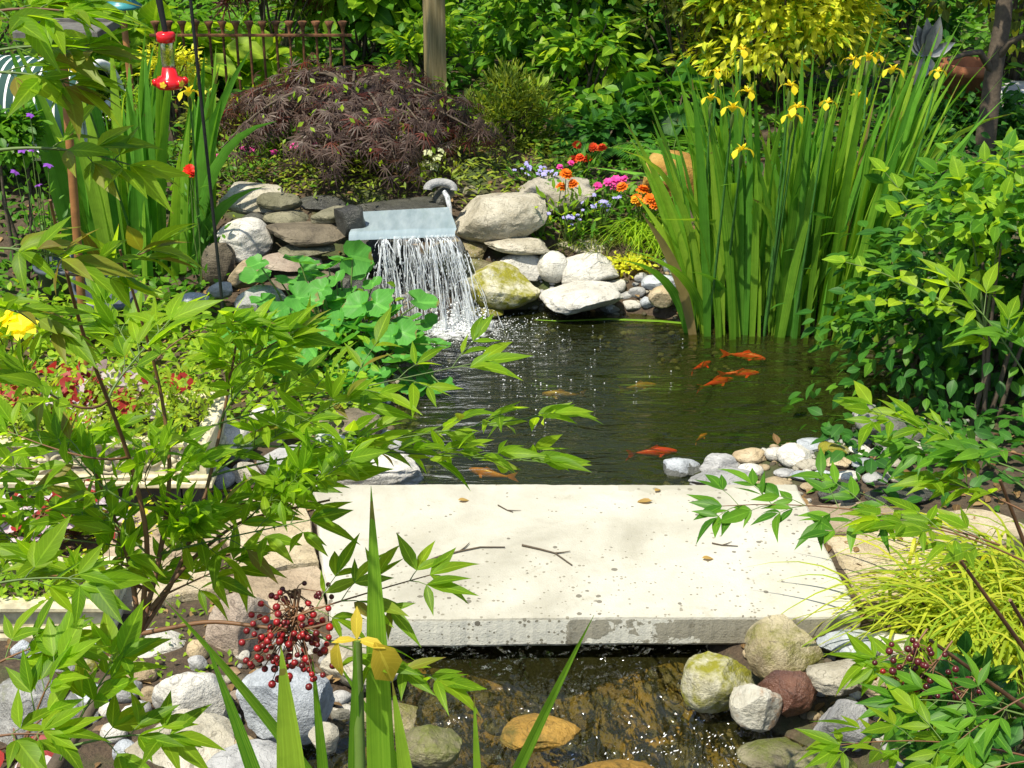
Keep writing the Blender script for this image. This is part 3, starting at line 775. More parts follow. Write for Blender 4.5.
rock(205, 742, 300, 790, S_GREY, 'grey stone cut by the bottom edge of the picture', Y=2.38, cuts=2)
rock(318, 642, 400, 690, S_BEIGE, 'buff boulder under the front left corner of the slab', Y=2.95, cuts=4, name='boulder')
rock(262, 628, 330, 668, S_WHITE, 'pale stone behind the red berries left of the slab corner', Y=3.05, cuts=3)
pebs = [(140, 686, 160, 704), (128, 700, 152, 718), (98, 702, 118, 718), (60, 640, 84, 658), (86, 640, 112, 658), (100, 655, 120, 672), (28, 648, 50, 664), (120, 706, 140, 722),
        (228, 690, 244, 708), (225, 712, 242, 728), (186, 640, 208, 662), (188, 655, 208, 672), (100, 722, 128, 744), (60, 712, 90, 730), (10, 640, 32, 660), (234, 735, 258, 752), (330, 690, 352, 708), (330, 705, 356, 724), (272, 742, 300, 760), (112, 740, 140, 764)]
for k, (x0, y0, x1, y1) in enumerate(pebs):
    rock(x0, y0, x1, y1, (S_TAN, S_GREY, S_WHITE, S_PINK, S_BLUE)[k % 5], 'small rounded pebble among the boulders at lower left', 'pebble', 'pebble', cuts=1+k % 2, rough=.06, group='pebbles among the lower left boulders', sub=3)

# left bank between trough and slab
rock(256, 446, 320, 480, S_GREY, 'smooth grey oval stone behind the left end of the slab', cuts=1, rough=.05, dr=.6)
rock(250, 404, 292, 452, S_WHITE, 'bright white boulder left of the pond', cuts=3, dr=.7)
rock(306, 408, 384, 446, S_BROWN, 'brown rough boulder at the left shore of the pond', cuts=5, dr=.7)
rock(314, 428, 364, 452, S_BLUE, 'bluish stone in front of the brown rough boulder', cuts=3)
rock(310, 452, 424, 487, S_WHITE, 'flat white ledge stone against the far left corner of the slab', flat=.3, cuts=4, dr=.5, name='flat_stone')
rock(205, 425, 252, 470, S_WHITE, 'whitish stone at the right end of the carved trough', cuts=3)
rock(232, 462, 262, 486, S_BEIGE, 'buff stone left of the smooth grey oval', cuts=2)
rock(205, 466, 236, 490, S_GREY, 'grey stone below the whitish one by the trough', cuts=2)
rock(360, 430, 412, 462, S_GREY, 'grey stone at the water behind the flat white ledge', cuts=3)
rock(286, 478, 322, 494, S_WHITE, 'small white stone at the corner of the left flagstone', cuts=2)
rock(850, 404, 884, 440, S_GREY, 'grey stone at the water left of the stone frog', cuts=2, Y=4.6)

# ------------------------------------------------------------------ waterfall
m_fall, t, out = new_mat('falling_water')
p = N(t, 'ShaderNodeBsdfPrincipled'); p.inputs['Base Color'].default_value = (.92, .95, .97, 1); p.inputs['Roughness'].default_value = .12
p.inputs['Specular IOR Level'].default_value = .6
tl = N(t, 'ShaderNodeBsdfTranslucent'); tl.inputs[0].default_value = (.9, .93, .95, 1)
ms = N(t, 'ShaderNodeMixShader'); ms.inputs[0].default_value = .4; L(t, p.outputs[0], ms.inputs[1]); L(t, tl.outputs[0], ms.inputs[2])
tp = N(t, 'ShaderNodeBsdfTransparent'); m2 = N(t, 'ShaderNodeMixShader')
oc = N(t, 'ShaderNodeTexCoord'); mp = N(t, 'ShaderNodeMapping'); mp.inputs['Scale'].default_value = (90, 90, 14); L(t, oc.outputs['Object'], mp.inputs[0])
nz = noise(t, mp.outputs[0], 1, 3, .6)
rr = ramp(t, [(.36, (.22, .22, .22)), (.56, (.95, .95, .95))]); L(t, nz, rr.inputs[0])
L(t, rr.outputs[0], m2.inputs[0]); L(t, tp.outputs[0], m2.inputs[1]); L(t, ms.outputs[0], m2.inputs[2]); L(t, m2.outputs[0], out.inputs[0])
m_lip, t, out = new_mat('water_film')
oc = N(t, 'ShaderNodeTexCoord'); mp = N(t, 'ShaderNodeMapping'); mp.inputs['Scale'].default_value = (26, 6, 6); L(t, oc.outputs['Object'], mp.inputs[0])
nz = noise(t, mp.outputs[0], 1.2, 4, .6)
p = N(t, 'ShaderNodeBsdfPrincipled'); L(t, mixc(t, nz, (.13, .19, .21), (.38, .45, .48)), p.inputs['Base Color']); p.inputs['Roughness'].default_value = .1; p.inputs['Specular IOR Level'].default_value = .8  # blue-grey base colour stands in for sky reflected by the film
bp = N(t, 'ShaderNodeBump'); bp.inputs['Distance'].default_value = .006; bp.inputs['Strength'].default_value = .4; L(t, nz, bp.inputs['Height']); L(t, bp.outputs[0], p.inputs['Normal']); L(t, p.outputs[0], out.inputs[0])

ZL = .40
wf = thing('waterfall', 'small waterfall pouring over a smooth lip into the pond', 'waterfall', at(405, 320, 5.5))
lipL, lipR = onz(349, 233, ZL), onz(455, 229, ZL); bkL, bkR = onz(356, 212, ZL+.015), onz(450, 207, ZL+.015)
mb = MB()
nu, nv = 40, 14
V = []
for jv in range(nv+2):
    for iu in range(nu):
        u = iu/(nu-1)
        if jv < nv:
            v = jv/(nv-1); u = u + (.5-u)*.03*math.sin(v*3+u*2); q = (bkL*(1-u)+bkR*u)*(1-v) + (lipL*(1-u)+lipR*u)*v
            q = q + np.array([0, 0, .0015*math.sin(u*11+v*2)*v+.001*math.sin(u*23)*v])
        else:
            k = jv-nv+1; e = lipL*(1-u)+lipR*u; q = e+np.array([0, -.010*k, -.006*k*k-.002])
        V.append(q)
i, j = np.meshgrid(np.arange(nv+1), np.arange(nu-1), indexing='ij')
mb.add(V, np.stack([i*nu+j, i*nu+nu+j, i*nu+nu+j+1, i*nu+j+1], -1).reshape(-1, 4), m_lip)
mb.build('water_sheet', wf)
mb = MB(); m_spill = plain('slate_lip', (.05, .05, .05), .4)
for d, (a, b_) in enumerate(((lipL, lipR), (bkL, bkR))): pass
c0 = (lipL+lipR)/2; c1 = (bkL+bkR)/2
mb.box((lipL[0]+.005, c0[1]+.012, ZL-.045), (lipR[0]-.005, c1[1]-.03, ZL-.014), m_spill, bev=.006)
mb.build('lip_stone', wf)
def drop(u, zoff, r_, k, wid):
    e = lipL*(1-u)+lipR*u
    v0 = r_.uniform(.28, .55); side = r_.normal()*.05 + .16*(u-.3)
    T_ = math.sqrt(2*(ZL+.01)/9.8)
    t0, t1 = 0, 1
    return e, v0, side, T_
r_ = np.random.default_rng(11)
mb = MB()
for k in range(230):
    u = np.clip(r_.choice([r_.normal(.34, .03), r_.normal(.55, .05), r_.normal(.74, .08), r_.normal(.90, .05), r_.uniform(.28, 1)]), .05, .99)
    e, v0, side, T_ = drop(u, 0, r_, k, 0)
    # broken ribbon of water from time ta to tb of the fall
    ta = r_.uniform(-.08, .9); ta = max(0, ta); tb = min(1.0, ta+r_.uniform(.15, .5))
    tt = np.linspace(ta, tb, 9)*T_
    P = np.stack([e[0]+side*tt/T_ + (.0025*np.sin(tt*50+k)+.001*np.sin(tt*150+k*2)), e[1]-.04-v0*tt*.7+.003*np.cos(tt*50+k)+r_.normal()*.018*(tt/T_), ZL-.02-4.9*tt*tt], 1)
    w = r_.choice([r_.uniform(.0007, .0018), r_.uniform(.0018, .0042)], p=[.7, .3])*np.sin(np.linspace(.25, 3.0, 9))**.6*(1+.35*np.sin(np.arange(9)*2.1+k))
    mb.tube(P, np.maximum(w, .0006), m_fall, 5, False)
VI, FI = ICO[2]
for k in range(800):
    u = r_.uniform(.2, 1.05); e, v0, side, T_ = drop(u, 0, r_, k, 0); tt = r_.uniform(.25, 1)**.7*T_
    c = np.array([e[0]+side*tt/T_+r_.normal()*.02, e[1]-.04-v0*tt*.7+r_.normal()*.02, max(.01, ZL-.02-4.9*tt*tt+r_.normal()*.01)])
    mb.add(c+VI*np.array([1, 1, r_.uniform(1.5, 5)])*r_.uniform(.0007, .002), FI, m_fall)
mb.build('falling_water', wf)
m_veil, t, out = new_mat('water_veil')
p = N(t, 'ShaderNodeBsdfPrincipled'); p.inputs['Base Color'].default_value = (.85, .89, .92, 1); p.inputs['Roughness'].default_value = .25
tl = N(t, 'ShaderNodeBsdfTranslucent'); tl.inputs[0].default_value = (.85, .89, .92, 1); m1 = N(t, 'ShaderNodeMixShader'); m1.inputs[0].default_value = .5; L(t, p.outputs[0], m1.inputs[1]); L(t, tl.outputs[0], m1.inputs[2])
tp = N(t, 'ShaderNodeBsdfTransparent'); m2 = N(t, 'ShaderNodeMixShader'); oc = N(t, 'ShaderNodeTexCoord'); mp = N(t, 'ShaderNodeMapping'); mp.inputs['Scale'].default_value = (48, 10, 5); L(t, oc.outputs['Object'], mp.inputs[0])
rr = ramp(t, [(.46, (0, 0, 0)), (.72, (.55, .55, .55))]); L(t, noise(t, mp.outputs[0], 1.3, 5, .65, .3), rr.inputs[0]); L(t, rr.outputs[0], m2.inputs[0]); L(t, tp.outputs[0], m2.inputs[1]); L(t, m1.outputs[0], m2.inputs[2]); L(t, m2.outputs[0], out.inputs[0])
mb = MB(); T_ = math.sqrt(2*ZL/9.8)
for v0, ua, ub in ((.30, .28, 1), (.42, .34, .98), (.52, .45, .95)):
    V = []
    for iv in range(16):
        tt = T_*iv/15
        for iu in range(40):
            u = ua+(ub-ua)*iu/39; e = lipL*(1-u)+lipR*u
            V.append((e[0]+.16*(u-.3)*tt/T_+.004*math.sin(iu*1.7+v0*50), e[1]-.02-v0*tt*.7+.010*math.sin(iu*.9+v0*30)*tt/T_, max(.004, ZL-.016-4.9*tt*tt)))
    i, j = np.meshgrid(np.arange(15), np.arange(39), indexing='ij'); mb.add(V, np.stack([i*40+j, i*40+40+j, i*40+41+j, i*40+j+1], -1).reshape(-1, 4), m_veil)
mb.build('water_veil', wf)
m_fp, t, out = new_mat('foam_film')
p = N(t, 'ShaderNodeBsdfPrincipled'); p.inputs['Base Color'].default_value = (.84, .87, .88, 1); p.inputs['Roughness'].default_value = .5
tp = N(t, 'ShaderNodeBsdfTransparent'); m2 = N(t, 'ShaderNodeMixShader'); oc = N(t, 'ShaderNodeTexCoord')
vd = N(t, 'ShaderNodeVectorMath', operation='DISTANCE'); L(t, oc.outputs['Object'], vd.inputs[0]); vd.inputs[1].default_value = (FALL[0], FALL[1]-.03, .0)
fo = math_(t, 'SUBTRACT', math_(t, 'ADD', noise(t, oc.outputs['Object'], 26, 6, .75, .6), .22), math_(t, 'MULTIPLY', vd.outputs['Value'], 1.5))
rr = ramp(t, [(.42, (0, 0, 0)), (.66, (.85, .85, .85))]); L(t, fo, rr.inputs[0]); L(t, rr.outputs[0], m2.inputs[0]); L(t, tp.outputs[0], m2.inputs[1]); L(t, p.outputs[0], m2.inputs[2]); L(t, m2.outputs[0], out.inputs[0])
mb = MB(); ang = np.arange(48)*2*math.pi/48; mb.add([(FALL[0]+.45*math.cos(a), FALL[1]-.06+.36*math.sin(a), .0035) for a in ang], [list(range(48))], m_fp); mb.build('foam_film', wf)
m_foam = plain('foam', (.86, .88, .88), .35, spec=.6, var=.05, bump=.0)
mb = MB()
for k in range(2600):
    a = r_.uniform(0, 6.28); d = abs(r_.normal())*.20
    c = np.array([FALL[0]+.0+d*math.cos(a)*1.1, FALL[1]-.02+d*math.sin(a)*.8, .002])
    if poly_sd(c[None, :2], POND)[0] > -.0: continue
    s_ = r_.uniform(.001, .0038)*(1.2 if d < .14 else .6)
    c[2] = r_.exponential(.022) if d < .16 else .001
    mb.add(c+VI*np.array([1.3, 1.0, .6 if c[2] < .01 else 1])*s_, FI, m_foam)
mb.build('splash_foam', wf)
mb = MB()
for k in range(110):
    x_, y_ = r_.normal(FALL[0]+.22, .28), r_.normal(5.1, .25); d = np.array([x_, y_])
    if poly_sd(d[None], POND)[0] > -.05: continue
    mb.add(np.array([x_, y_, .0005])+VI*np.array([1, 1, .7])*r_.uniform(.001, .003), FI, m_foam)
tag(mb.build('bubbles'), 'tiny white bubbles drifting over the pond from the waterfall', 'bubbles', kind='stuff')
def rotz_(a): return np.array([[math.cos(a), -math.sin(a), 0], [math.sin(a), math.cos(a), 0], [0, 0, 1]])
# the little spout on the lip
sp = thing('spout_stone', 'small grey arched spout stone trickling water beside the waterfall lip', 'stone spout', at(441, 205, 6.0))
mb = MB(); c = at(441, 186, 6.0)
th = np.linspace(-.2, math.pi+.1, 14)
mb.tube([c+np.array([.058*math.cos(a), -.02+.01*math.sin(a), .028*math.sin(a)-.008]) for a in th], np.linspace(.016, .02, 14), S_GREY, 10)
V_, F_ = rock_verts(3, 55, 3); mb.add(c+V_*np.array([.05, .05, .045])+np.array([.01, .03, -.055]), F_, S_DARK)
mb.build('spout', sp)
mb = MB(); mb.tube([c+np.array([.015, -.05, -.01]), c+np.array([.03, -.07, -.03]), c+np.array([.04, -.085, -.07]), c+np.array([.045, -.09, -.12])], [.010, .012, .010, .007], m_fall, 6); mb.build('trickle', sp)

mb = MB()  # white flecks stand in for sun sparkle and broken water on the stream
for (cx_, cy_, n_, sx1, sy1) in ((735, 745, 110, 42, 14), (770, 725, 50, 24, 9), (640, 760, 40, 60, 8)):
    for k in range(n_):
        q = onz(cx_+r_.normal()*sx1, cy_+r_.normal()*sy1, 0.0)
        if poly_sd(q[None, :2], POND)[0] > -.03: continue
        mb.add(q+[0, 0, .0008]+(VI*np.array([2.4, .8, .5])@rotz_(.9+r_.normal()*.4).T)*r_.uniform(.0007, .002), FI, m_foam)
tag(mb.build('stream_foam_glints'), 'white flecks standing in for sun sparkle and broken water between the stones', 'foam', kind='stuff')
# ------------------------------------------------------------------ goldfish
m_fish = plain('fish_red', (.80, .010, .006), .4, var=.2, scale=40, bump=0, tint=(.80, .07, .03))
m_fish2 = plain('fish_orange', (.75, .25, .03), .3, var=.3, scale=40, bump=0)
m_fish3 = plain('fish_gold', (.42, .22, .04), .4, var=.3, scale=40, bump=0)
m_eye = plain('black_eye', (.01, .01, .01), .15, bump=0, var=0)
def fish(px, py, ang, ln, z, mat, label, bend=.12):
    c = onz(px, py, z); ln *= .88; root = thing('goldfish', label, 'fish', c, 'goldfish in the pond')
    n, sg = 16, 12; mb = MB(); V = []
    for k in range(n):
        v = k/(n-1); x = (v-.5)*ln
        w = ln*.115*(math.sin(math.pi*min(1, v*.93+.04))**.75)*(1 if v < .45 else 1-.72*((v-.45)/.55))+.002
        yb = bend*ln*(v**2)
        for a in np.arange(sg)*2*math.pi/sg: V.append((x, yb+.72*w*math.cos(a), 1.05*w*math.sin(a)))
    i, j = np.meshgrid(np.arange(n-1), np.arange(sg), indexing='ij'); j2 = (j+1) % sg
    Rm = np.array([[-math.cos(ang), math.sin(ang), 0], [-math.sin(ang), -math.cos(ang), 0], [0, 0, 1]])
    tr_ = lambda A: np.asarray(A)@Rm.T + c
    mb.add(tr_(V), np.stack([i*sg+j, i*sg+j2, (i+1)*sg+j2, (i+1)*sg+j], -1).reshape(-1, 4), mat)
    mb.f.append(np.array([list(range(sg))[::-1]])); mb.mi.append(np.array([0]))
    mb.build('body', root)
    def fin(pts, nm):
        mbf = MB(); P = np.array(pts); q = np.concatenate([P+[0, .0012, 0], P-[0, .0012, 0]]); m_ = len(P)
        mbf.add(tr_(q), [list(range(m_)), list(range(2*m_-1, m_-1, -1))]+[[k, m_+k, m_+(k+1) % m_, (k+1) % m_] for k in range(m_)], mat); mbf.build(nm, root, smooth=False)
    xb, yb = ln*.48, bend*ln
    fin([(xb-.01, yb, 0), (xb+ln*.14, yb+.06*ln, ln*.10), (xb+ln*.26, yb+.12*ln, ln*.15), (xb+ln*.17, yb+.07*ln, 0), (xb+ln*.26, yb+.12*ln, -ln*.13), (xb+ln*.14, yb+.06*ln, -ln*.08)], 'tail_fin')
    fin([(-ln*.12, .0, ln*.11), (-ln*.02, .01*ln, ln*.19), (ln*.12, .03*ln, ln*.13), (ln*.16, .04*ln, ln*.08)], 'dorsal_fin')
    for s_ in (1, -1):
        mbf = MB(); P = np.array([(-ln*.2, s_*.07*ln, -.02*ln), (-ln*.10, s_*.19*ln, -.05*ln), (-ln*.04, s_*.17*ln, -.05*ln), (-ln*.1, s_*.07*ln, -.02*ln)])
        q = np.concatenate([P+[0, 0, .0012], P-[0, 0, .0012]]); mbf.add(tr_(q), [[0, 1, 2, 3], [7, 6, 5, 4]]+[[k, 4+k, 4+(k+1) % 4, (k+1) % 4] for k in range(4)], mat); mbf.build('side_fin', root, smooth=False)
        mbe = MB(); mbe.add(tr_(VI*ln*.014+np.array([-ln*.42, s_*.052*ln, .015*ln])), FI, m_eye); mbe.build('eye', root)
fish(703, 366, R(50), .13, -.062, m_fish, 'short red goldfish, leftmost of the four swimming together', -.1)
fish(748, 356, R(-28), .17, -.060, m_fish, 'red goldfish nearest the irises, farthest of the four')
fish(717, 382, R(22), .17, -.060, m_fish, 'red goldfish nearest the slab among the four swimming together')
fish(742, 374, R(8), .16, -.068, m_fish, 'red goldfish overlapping another, rightmost of the lower pair', -.1)
fish(656, 452, R(4), .17, -.052, m_fish, 'long red goldfish swimming alone just beyond the slab', .03)
fish(701, 437, R(45), .08, -.06, m_fish2, 'small orange goldfish by itself between the red ones and pebbles')
fish(487, 474, R(150), .16, -.05, m_fish2, 'orange goldfish close to the slab under the hanging leaves')
fish(640, 386, R(10), .15, -.11, m_fish3, 'dim brownish goldfish deep in the middle of the pond')
fish(560, 395, R(170), .16, -.12, m_fish3, 'dim brownish goldfish deep at the left of the pond')

# ------------------------------------------------------------------ foliage materials
G_NAND = leaf_mat('nandina_leaf', [(.10, .215, .008), (.16, .31, .012), (.26, .40, .018)], .60, rough=.33, rib=.45, tgain=2.2)
G_NANDR = leaf_mat('nandina_bronze', [(.16, .13, .02), (.20, .17, .02), (.17, .26, .02)], .42, rough=.35)
G_IRIS = leaf_mat('iris_blade', [(.07, .22, .016), (.13, .31, .02), (.30, .46, .04)], .40, rough=.36, rib=.7, streak=True)
G_IRISD = leaf_mat('iris_blade_deep', [(.05, .18, .018), (.085, .25, .022), (.13, .33, .03)], .36, rough=.33, rib=.6, streak=True)
G_BROAD = leaf_mat('broad_green', [(.04, .145, .010), (.075, .21, .013), (.14, .31, .018)], .42, rough=.36)
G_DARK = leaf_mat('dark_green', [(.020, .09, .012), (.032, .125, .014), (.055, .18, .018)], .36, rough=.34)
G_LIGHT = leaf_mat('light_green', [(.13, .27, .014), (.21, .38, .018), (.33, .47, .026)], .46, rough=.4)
G_YEL = leaf_mat('yellow_green', [(.40, .48, .025), (.56, .60, .035), (.70, .70, .07)], .42, rough=.42)
G_OLIVE = leaf_mat('olive_green', [(.07, .10, .016), (.12, .16, .02), (.18, .21, .03)], .36, rough=.5)
G_CONIF = leaf_mat('golden_conifer', [(.10, .16, .018), (.17, .25, .02), (.28, .33, .03)], .35, rough=.5)
G_MAPLE = leaf_mat('maple_purple', [(.055, .038, .034), (.10, .066, .054), (.15, .11, .085)], .36, rough=.42, tcol=(2.2, 1.4, 1.1))
G_MAPLER = leaf_mat('maple_red', [(.11, .03, .025), (.18, .06, .04)], .4, rough=.42, tcol=(2.2, 1.2, 1))
G_ROUND = leaf_mat('round_leaf', [(.06, .24, .04), (.09, .31, .05), (.14, .38, .06)], .36, rough=.30)
G_GOLD = leaf_mat('golden_grass', [(.14, .27, .018), (.30, .40, .025), (.48, .50, .05)], .45, rough=.45, streak=True)
G_RED = leaf_mat('red_leaf', [(.25, .02, .02), (.42, .05, .035)], .4, rough=.4, tcol=(1.8, 1.3, 1.2))
G_PINKW = leaf_mat('silver_pink_leaf', [(.45, .38, .42), (.60, .50, .52), (.70, .62, .62)], .3, rough=.4, tcol=(1.2, 1, 1))
M_STEM = plain('green_stem', (.10, .17, .03), .55, bump=0)
M_RSTEM = plain('reddish_stem', (.16, .075, .03), .6, bump=.1)
M_BARK = plain('bark', (.10, .075, .05), .85, scale=60, bump=.8)
F_YEL = leaf_mat('iris_petal', [(.80, .58, .012), (.86, .68, .018), (.90, .76, .04)], .4, rough=.5, tcol=(1.1, 1, .8), rib=.1, tipf=0)
F_ORG = leaf_mat('petal_orange', [(.80, .15, .008), (.85, .24, .012)], .35, rough=.5, tcol=(1.1, 1, 1), rib=.1, tipf=0)
F_ORR = leaf_mat('petal_redorange', [(.80, .06, .012), (.85, .11, .02)], .35, rough=.5, tcol=(1.1, 1, 1), rib=.1, tipf=0)
F_AMB = leaf_mat('petal_amber', [(.85, .36, .012), (.88, .45, .02)], .35, rough=.5, tcol=(1.1, 1, 1), rib=.1, tipf=0)
F_PNK = leaf_mat('petal_pink', [(.78, .04, .33), (.85, .10, .42)], .35, rough=.5, tcol=(1.1, 1, 1), rib=.1, tipf=0)
F_LAV = leaf_mat('petal_lavender', [(.34, .32, .75), (.48, .46, .85)], .35, rough=.5, tcol=(1.1, 1, 1), rib=.1, tipf=0)
F_RED = leaf_mat('petal_red', [(.75, .02, .015), (.8, .05, .02)], .35, rough=.5, tcol=(1.1, 1, 1), rib=.1, tipf=0)

# ------------------------------------------------------------------ background shrubs
def shrub(name, label, cat, c, rad, n, ln, T, mat, group=None, clumps=None, rc=None, stems=5, droop=.25, seed=0, wid=1., mat2=None, frac2=.15, nstem=None, flatup=.9, base=None, stemr=.012, tree=False):
    """an uneven crown: leaf clumps spread through and over an ellipsoid, on real stems"""
    r_ = np.random.default_rng(seed+17)
    c = np.asarray(c, float); rad = np.asarray(rad, float)
    gz = float(hgt(c[None])[0]) if base is None else base[2]
    bx = c[:2] if base is None else np.asarray(base)[:2]
    root = thing(name, label, cat, (bx[0], bx[1], gz), group)
    K = clumps or max(8, n//45); rc = rc or rad.min()*.26
    d = nrm(r_.normal(size=(K, 3))); d[:, 2] = np.where(d[:, 2] < -.5, -d[:, 2], d[:, 2])
    cc = c + d*rad*(r_.uniform(.35, 1.08, K)**.6)[:, None]
    which = r_.integers(0, K, n); sz = r_.uniform(.6, 1.3, K)
    off = r_.normal(size=(n, 3))*rc*np.array([1, 1, .62])*sz[which][:, None]
    P = cc[which]+off
    P[:, 2] = np.maximum(P[:, 2], hgt(P)+.02)
    out_ = nrm(P-c); dirs = nrm(out_*.6 + nrm(off)*.7 + r_.normal(size=(n, 3))*.45 + np.array([0, 0, -droop]))
    ups = np.array([0, 0, flatup]) + out_*.45 + r_.normal(size=(n, 3))*.32
    sizes = ln*r_.uniform(.6, 1.25, n)
    mb = MB(); pick = r_.random(n) < (frac2 if mat2 else 0)
    leaves(mb, T, P[~pick], dirs[~pick], ups[~pick], sizes[~pick], mat, wid)
    if mat2 and pick.any(): leaves(mb, T, P[pick], dirs[pick], ups[pick], sizes[pick], mat2, wid)
    mb.build('foliage', root)
    mb = MB(); b0 = np.array([bx[0], bx[1], gz-.03])
    if tree: pass
    for k in range(min(K, nstem or stems*3)):
        e = cc[k]; m_ = (b0+e)/2+r_.normal(size=3)*.06*np.linalg.norm(e-b0); m_[2] += .1*(e[2]-b0[2])
        tt = np.linspace(0, 1, 8)[:, None]; jit = r_.normal(size=3)*np.array([.05, .05, 0])
        Pp = (1-tt)**2*(b0+jit)+2*tt*(1-tt)*m_+tt**2*e
        mb.tube(Pp, np.linspace(stemr, stemr*.25, 8), M_BARK, 5)
    mb.build('stem', root)
    return root
def sx_(px0, py0, px1, py1, Y, **kw):
    """centre and radii of a crown whose outline fills a box of the picture at distance Y"""
    c = at((px0+px1)/2, (py0+py1)/2, Y); d = depth_of(c)
    return c, (abs(px1-px0)/2*d/F, kw.get('ry', abs(px1-px0)/2*d/F*.6), abs(py1-py0)/2*d/F/math.cos(R(14)))

# far rows that close the view
gb = 'tall shrubs closing the back of the garden'
far = [(-230, -260, 40, 70, 11.5, G_LIGHT), (-10, -280, 190, 40, 11.2, G_BROAD), (150, -260, 330, 60, 11.6, G_LIGHT), (290, -280, 480, 70, 11.0, G_BROAD), (440, -280, 620, 70, 11.4, G_DARK),
       (580, -280, 760, 80, 11.0, G_DARK), (720, -280, 900, 80, 11.6, G_DARK), (860, -280, 1060, 90, 11.2, G_DARK), (1000, -260, 1240, 110, 11.6, G_BROAD)]
for k, (x0, y0, x1, y1, Y, m) in enumerate(far):
    c, r3 = sx_(x0, y0, x1, y1, Y)
    c[2] = max(c[2]-.2, 1.0); r3 = (r3[0]*1.15, .8, r3[2]*1.1)
    shrub('tall_shrub', 'tall leafy shrub in the unbroken green screen at the very back', 'shrub', c, r3, 1500, .13, T_OVAL, m, gb, seed=k, clumps=40, stems=4, stemr=.02)
m_wood = leaf_mat('hedge_leaf', [(.012, .05, .008), (.02, .08, .01), (.035, .11, .015)], .3)
mb = MB(); n = 14000
P = np.stack([rng.uniform(-7, 7, n), 13+rng.normal(size=n)*.35, rng.uniform(.2, 4.6, n)], 1)
leaves(mb, T_OVAL, P, rnd(n)+np.array([0, -.5, -.3]), rnd(n, .5)+np.array([0, -.5, .8]), rng.uniform(.12, .24, n), m_wood)
tag(mb.build('far_hedge'), 'dark leafy mass behind the whole garden', 'hedge', kind='stuff')

c, r3 = sx_(455, -60, 640, 110, 8.3); shrub('broadleaf_shrub', 'bright broad leaved shrub right of the wooden post', 'shrub', c, r3, 1500, .095, T_OVAL7, G_BROAD, seed=21, mat2=G_LIGHT, frac2=.3, clumps=60)
c, r3 = sx_(560, -60, 730, 120, 8.6); shrub('broadleaf_shrub', 'deep green broad leaved shrub left of the yellow bush', 'shrub', c, r3, 1400, .10, T_OVAL7, G_DARK, seed=22, mat2=G_BROAD, frac2=.3, clumps=55)
c, r3 = sx_(540, 25, 640, 130, 7.7); shrub('broadleaf_shrub', 'light leaved spray of shrub hanging above the orange flowers', 'shrub', c, r3, 420, .09, T_OVAL7, G_BROAD, seed=23, mat2=G_LIGHT, frac2=.5, clumps=24)
c, r3 = sx_(640, -20, 740, 60, 8.0); shrub('bronze_shrub', 'olive bronze shrub in shade between dark and yellow bushes', 'shrub', c, r3, 700, .07, T_LANCE4, G_OLIVE, seed=24, clumps=30)
c, r3 = sx_(690, -70, 880, 105, 7.9); shrub('yellow_shrub', 'golden yellow leaved bush behind the tall irises', 'shrub', c, r3, 5200, .085, T_LANCE4, G_YEL, seed=25, clumps=120, mat2=G_LIGHT, frac2=.25)
c, r3 = sx_(460, 80, 562, 200, 7.0); shrub('golden_conifer', 'low golden feathery conifer beside the purple maple', 'conifer', c, r3, 4200, .045, T_NEEDLE, G_CONIF, seed=26, clumps=90, rc=.05, droop=-.3, wid=1.6)
c, r3 = sx_(620, 85, 720, 150, 7.2); shrub('hosta', 'clump of dark ribbed leaves behind the amber boulder', 'hosta', c, r3, 130, .15, T_BROAD, G_DARK, seed=27, clumps=18, droop=.5, mat2=G_BROAD, frac2=.4)
c, r3 = sx_(560, 110, 650, 170, 7.0); shrub('dark_shrub', 'low dark leaved shrub right behind the orange marigolds', 'shrub', c, r3, 420, .07, T_OVAL, G_DARK, seed=28, clumps=20)
c, r3 = sx_(290, -60, 445, 75, 8.6); shrub('light_shrub', 'light green broad leaved shrub left of the wooden post', 'shrub', c, r3, 1100, .12, T_BROAD, G_LIGHT, seed=29, mat2=G_BROAD, frac2=.4, clumps=45)
c, r3 = sx_(385, 20, 470, 110, 7.9); shrub('light_shrub', 'light green shrub at the foot of the wooden post', 'shrub', c, r3, 600, .07, T_OVAL, G_LIGHT, seed=30, mat2=G_BROAD, frac2=.4, clumps=26)
c, r3 = sx_(200, -70, 330, 30, 8.4); shrub('maple', 'reddish leaved small tree above the rusty fence', 'tree', c, r3, 500, .11, T_MAPLE, G_MAPLER, seed=31, mat2=G_OLIVE, frac2=.5, clumps=26)
c, r3 = sx_(88, 25, 215, 100, 8.0); shrub('hosta', 'big leaved light green hosta behind the red feeder', 'hosta', c, r3, 170, .22, T_BROAD, G_LIGHT, seed=32, droop=.4, clumps=22)
c, r3 = sx_(180, 40, 330, 130, 8.3); shrub('hosta', 'light green hosta seen through the rusty fence', 'hosta', c, r3, 260, .17, T_BROAD, G_LIGHT, seed=33, droop=.4, clumps=26)
c, r3 = sx_(140, 48, 200, 90, 7.2); shrub('yellow_shrub', 'small yellow green bush under the red feeder', 'shrub', c, r3, 900, .035, T_SMALL, G_YEL, seed=34, clumps=30)
c, r3 = sx_(62, 78, 150, 170, 6.6); shrub('box_shrub', 'small leaved green bush beside the striped chair', 'shrub', c, r3, 2600, .030, T_SMALL, G_LIGHT, seed=35, clumps=60, nstem=4)
c, r3 = sx_(-40, 110, 50, 190, 5.7); shrub('flowering_shrub', 'low green bush with purple flowers in front of the striped chair', 'shrub', c, r3, 900, .05, T_OVAL, G_BROAD, seed=36, clumps=30, nstem=3)
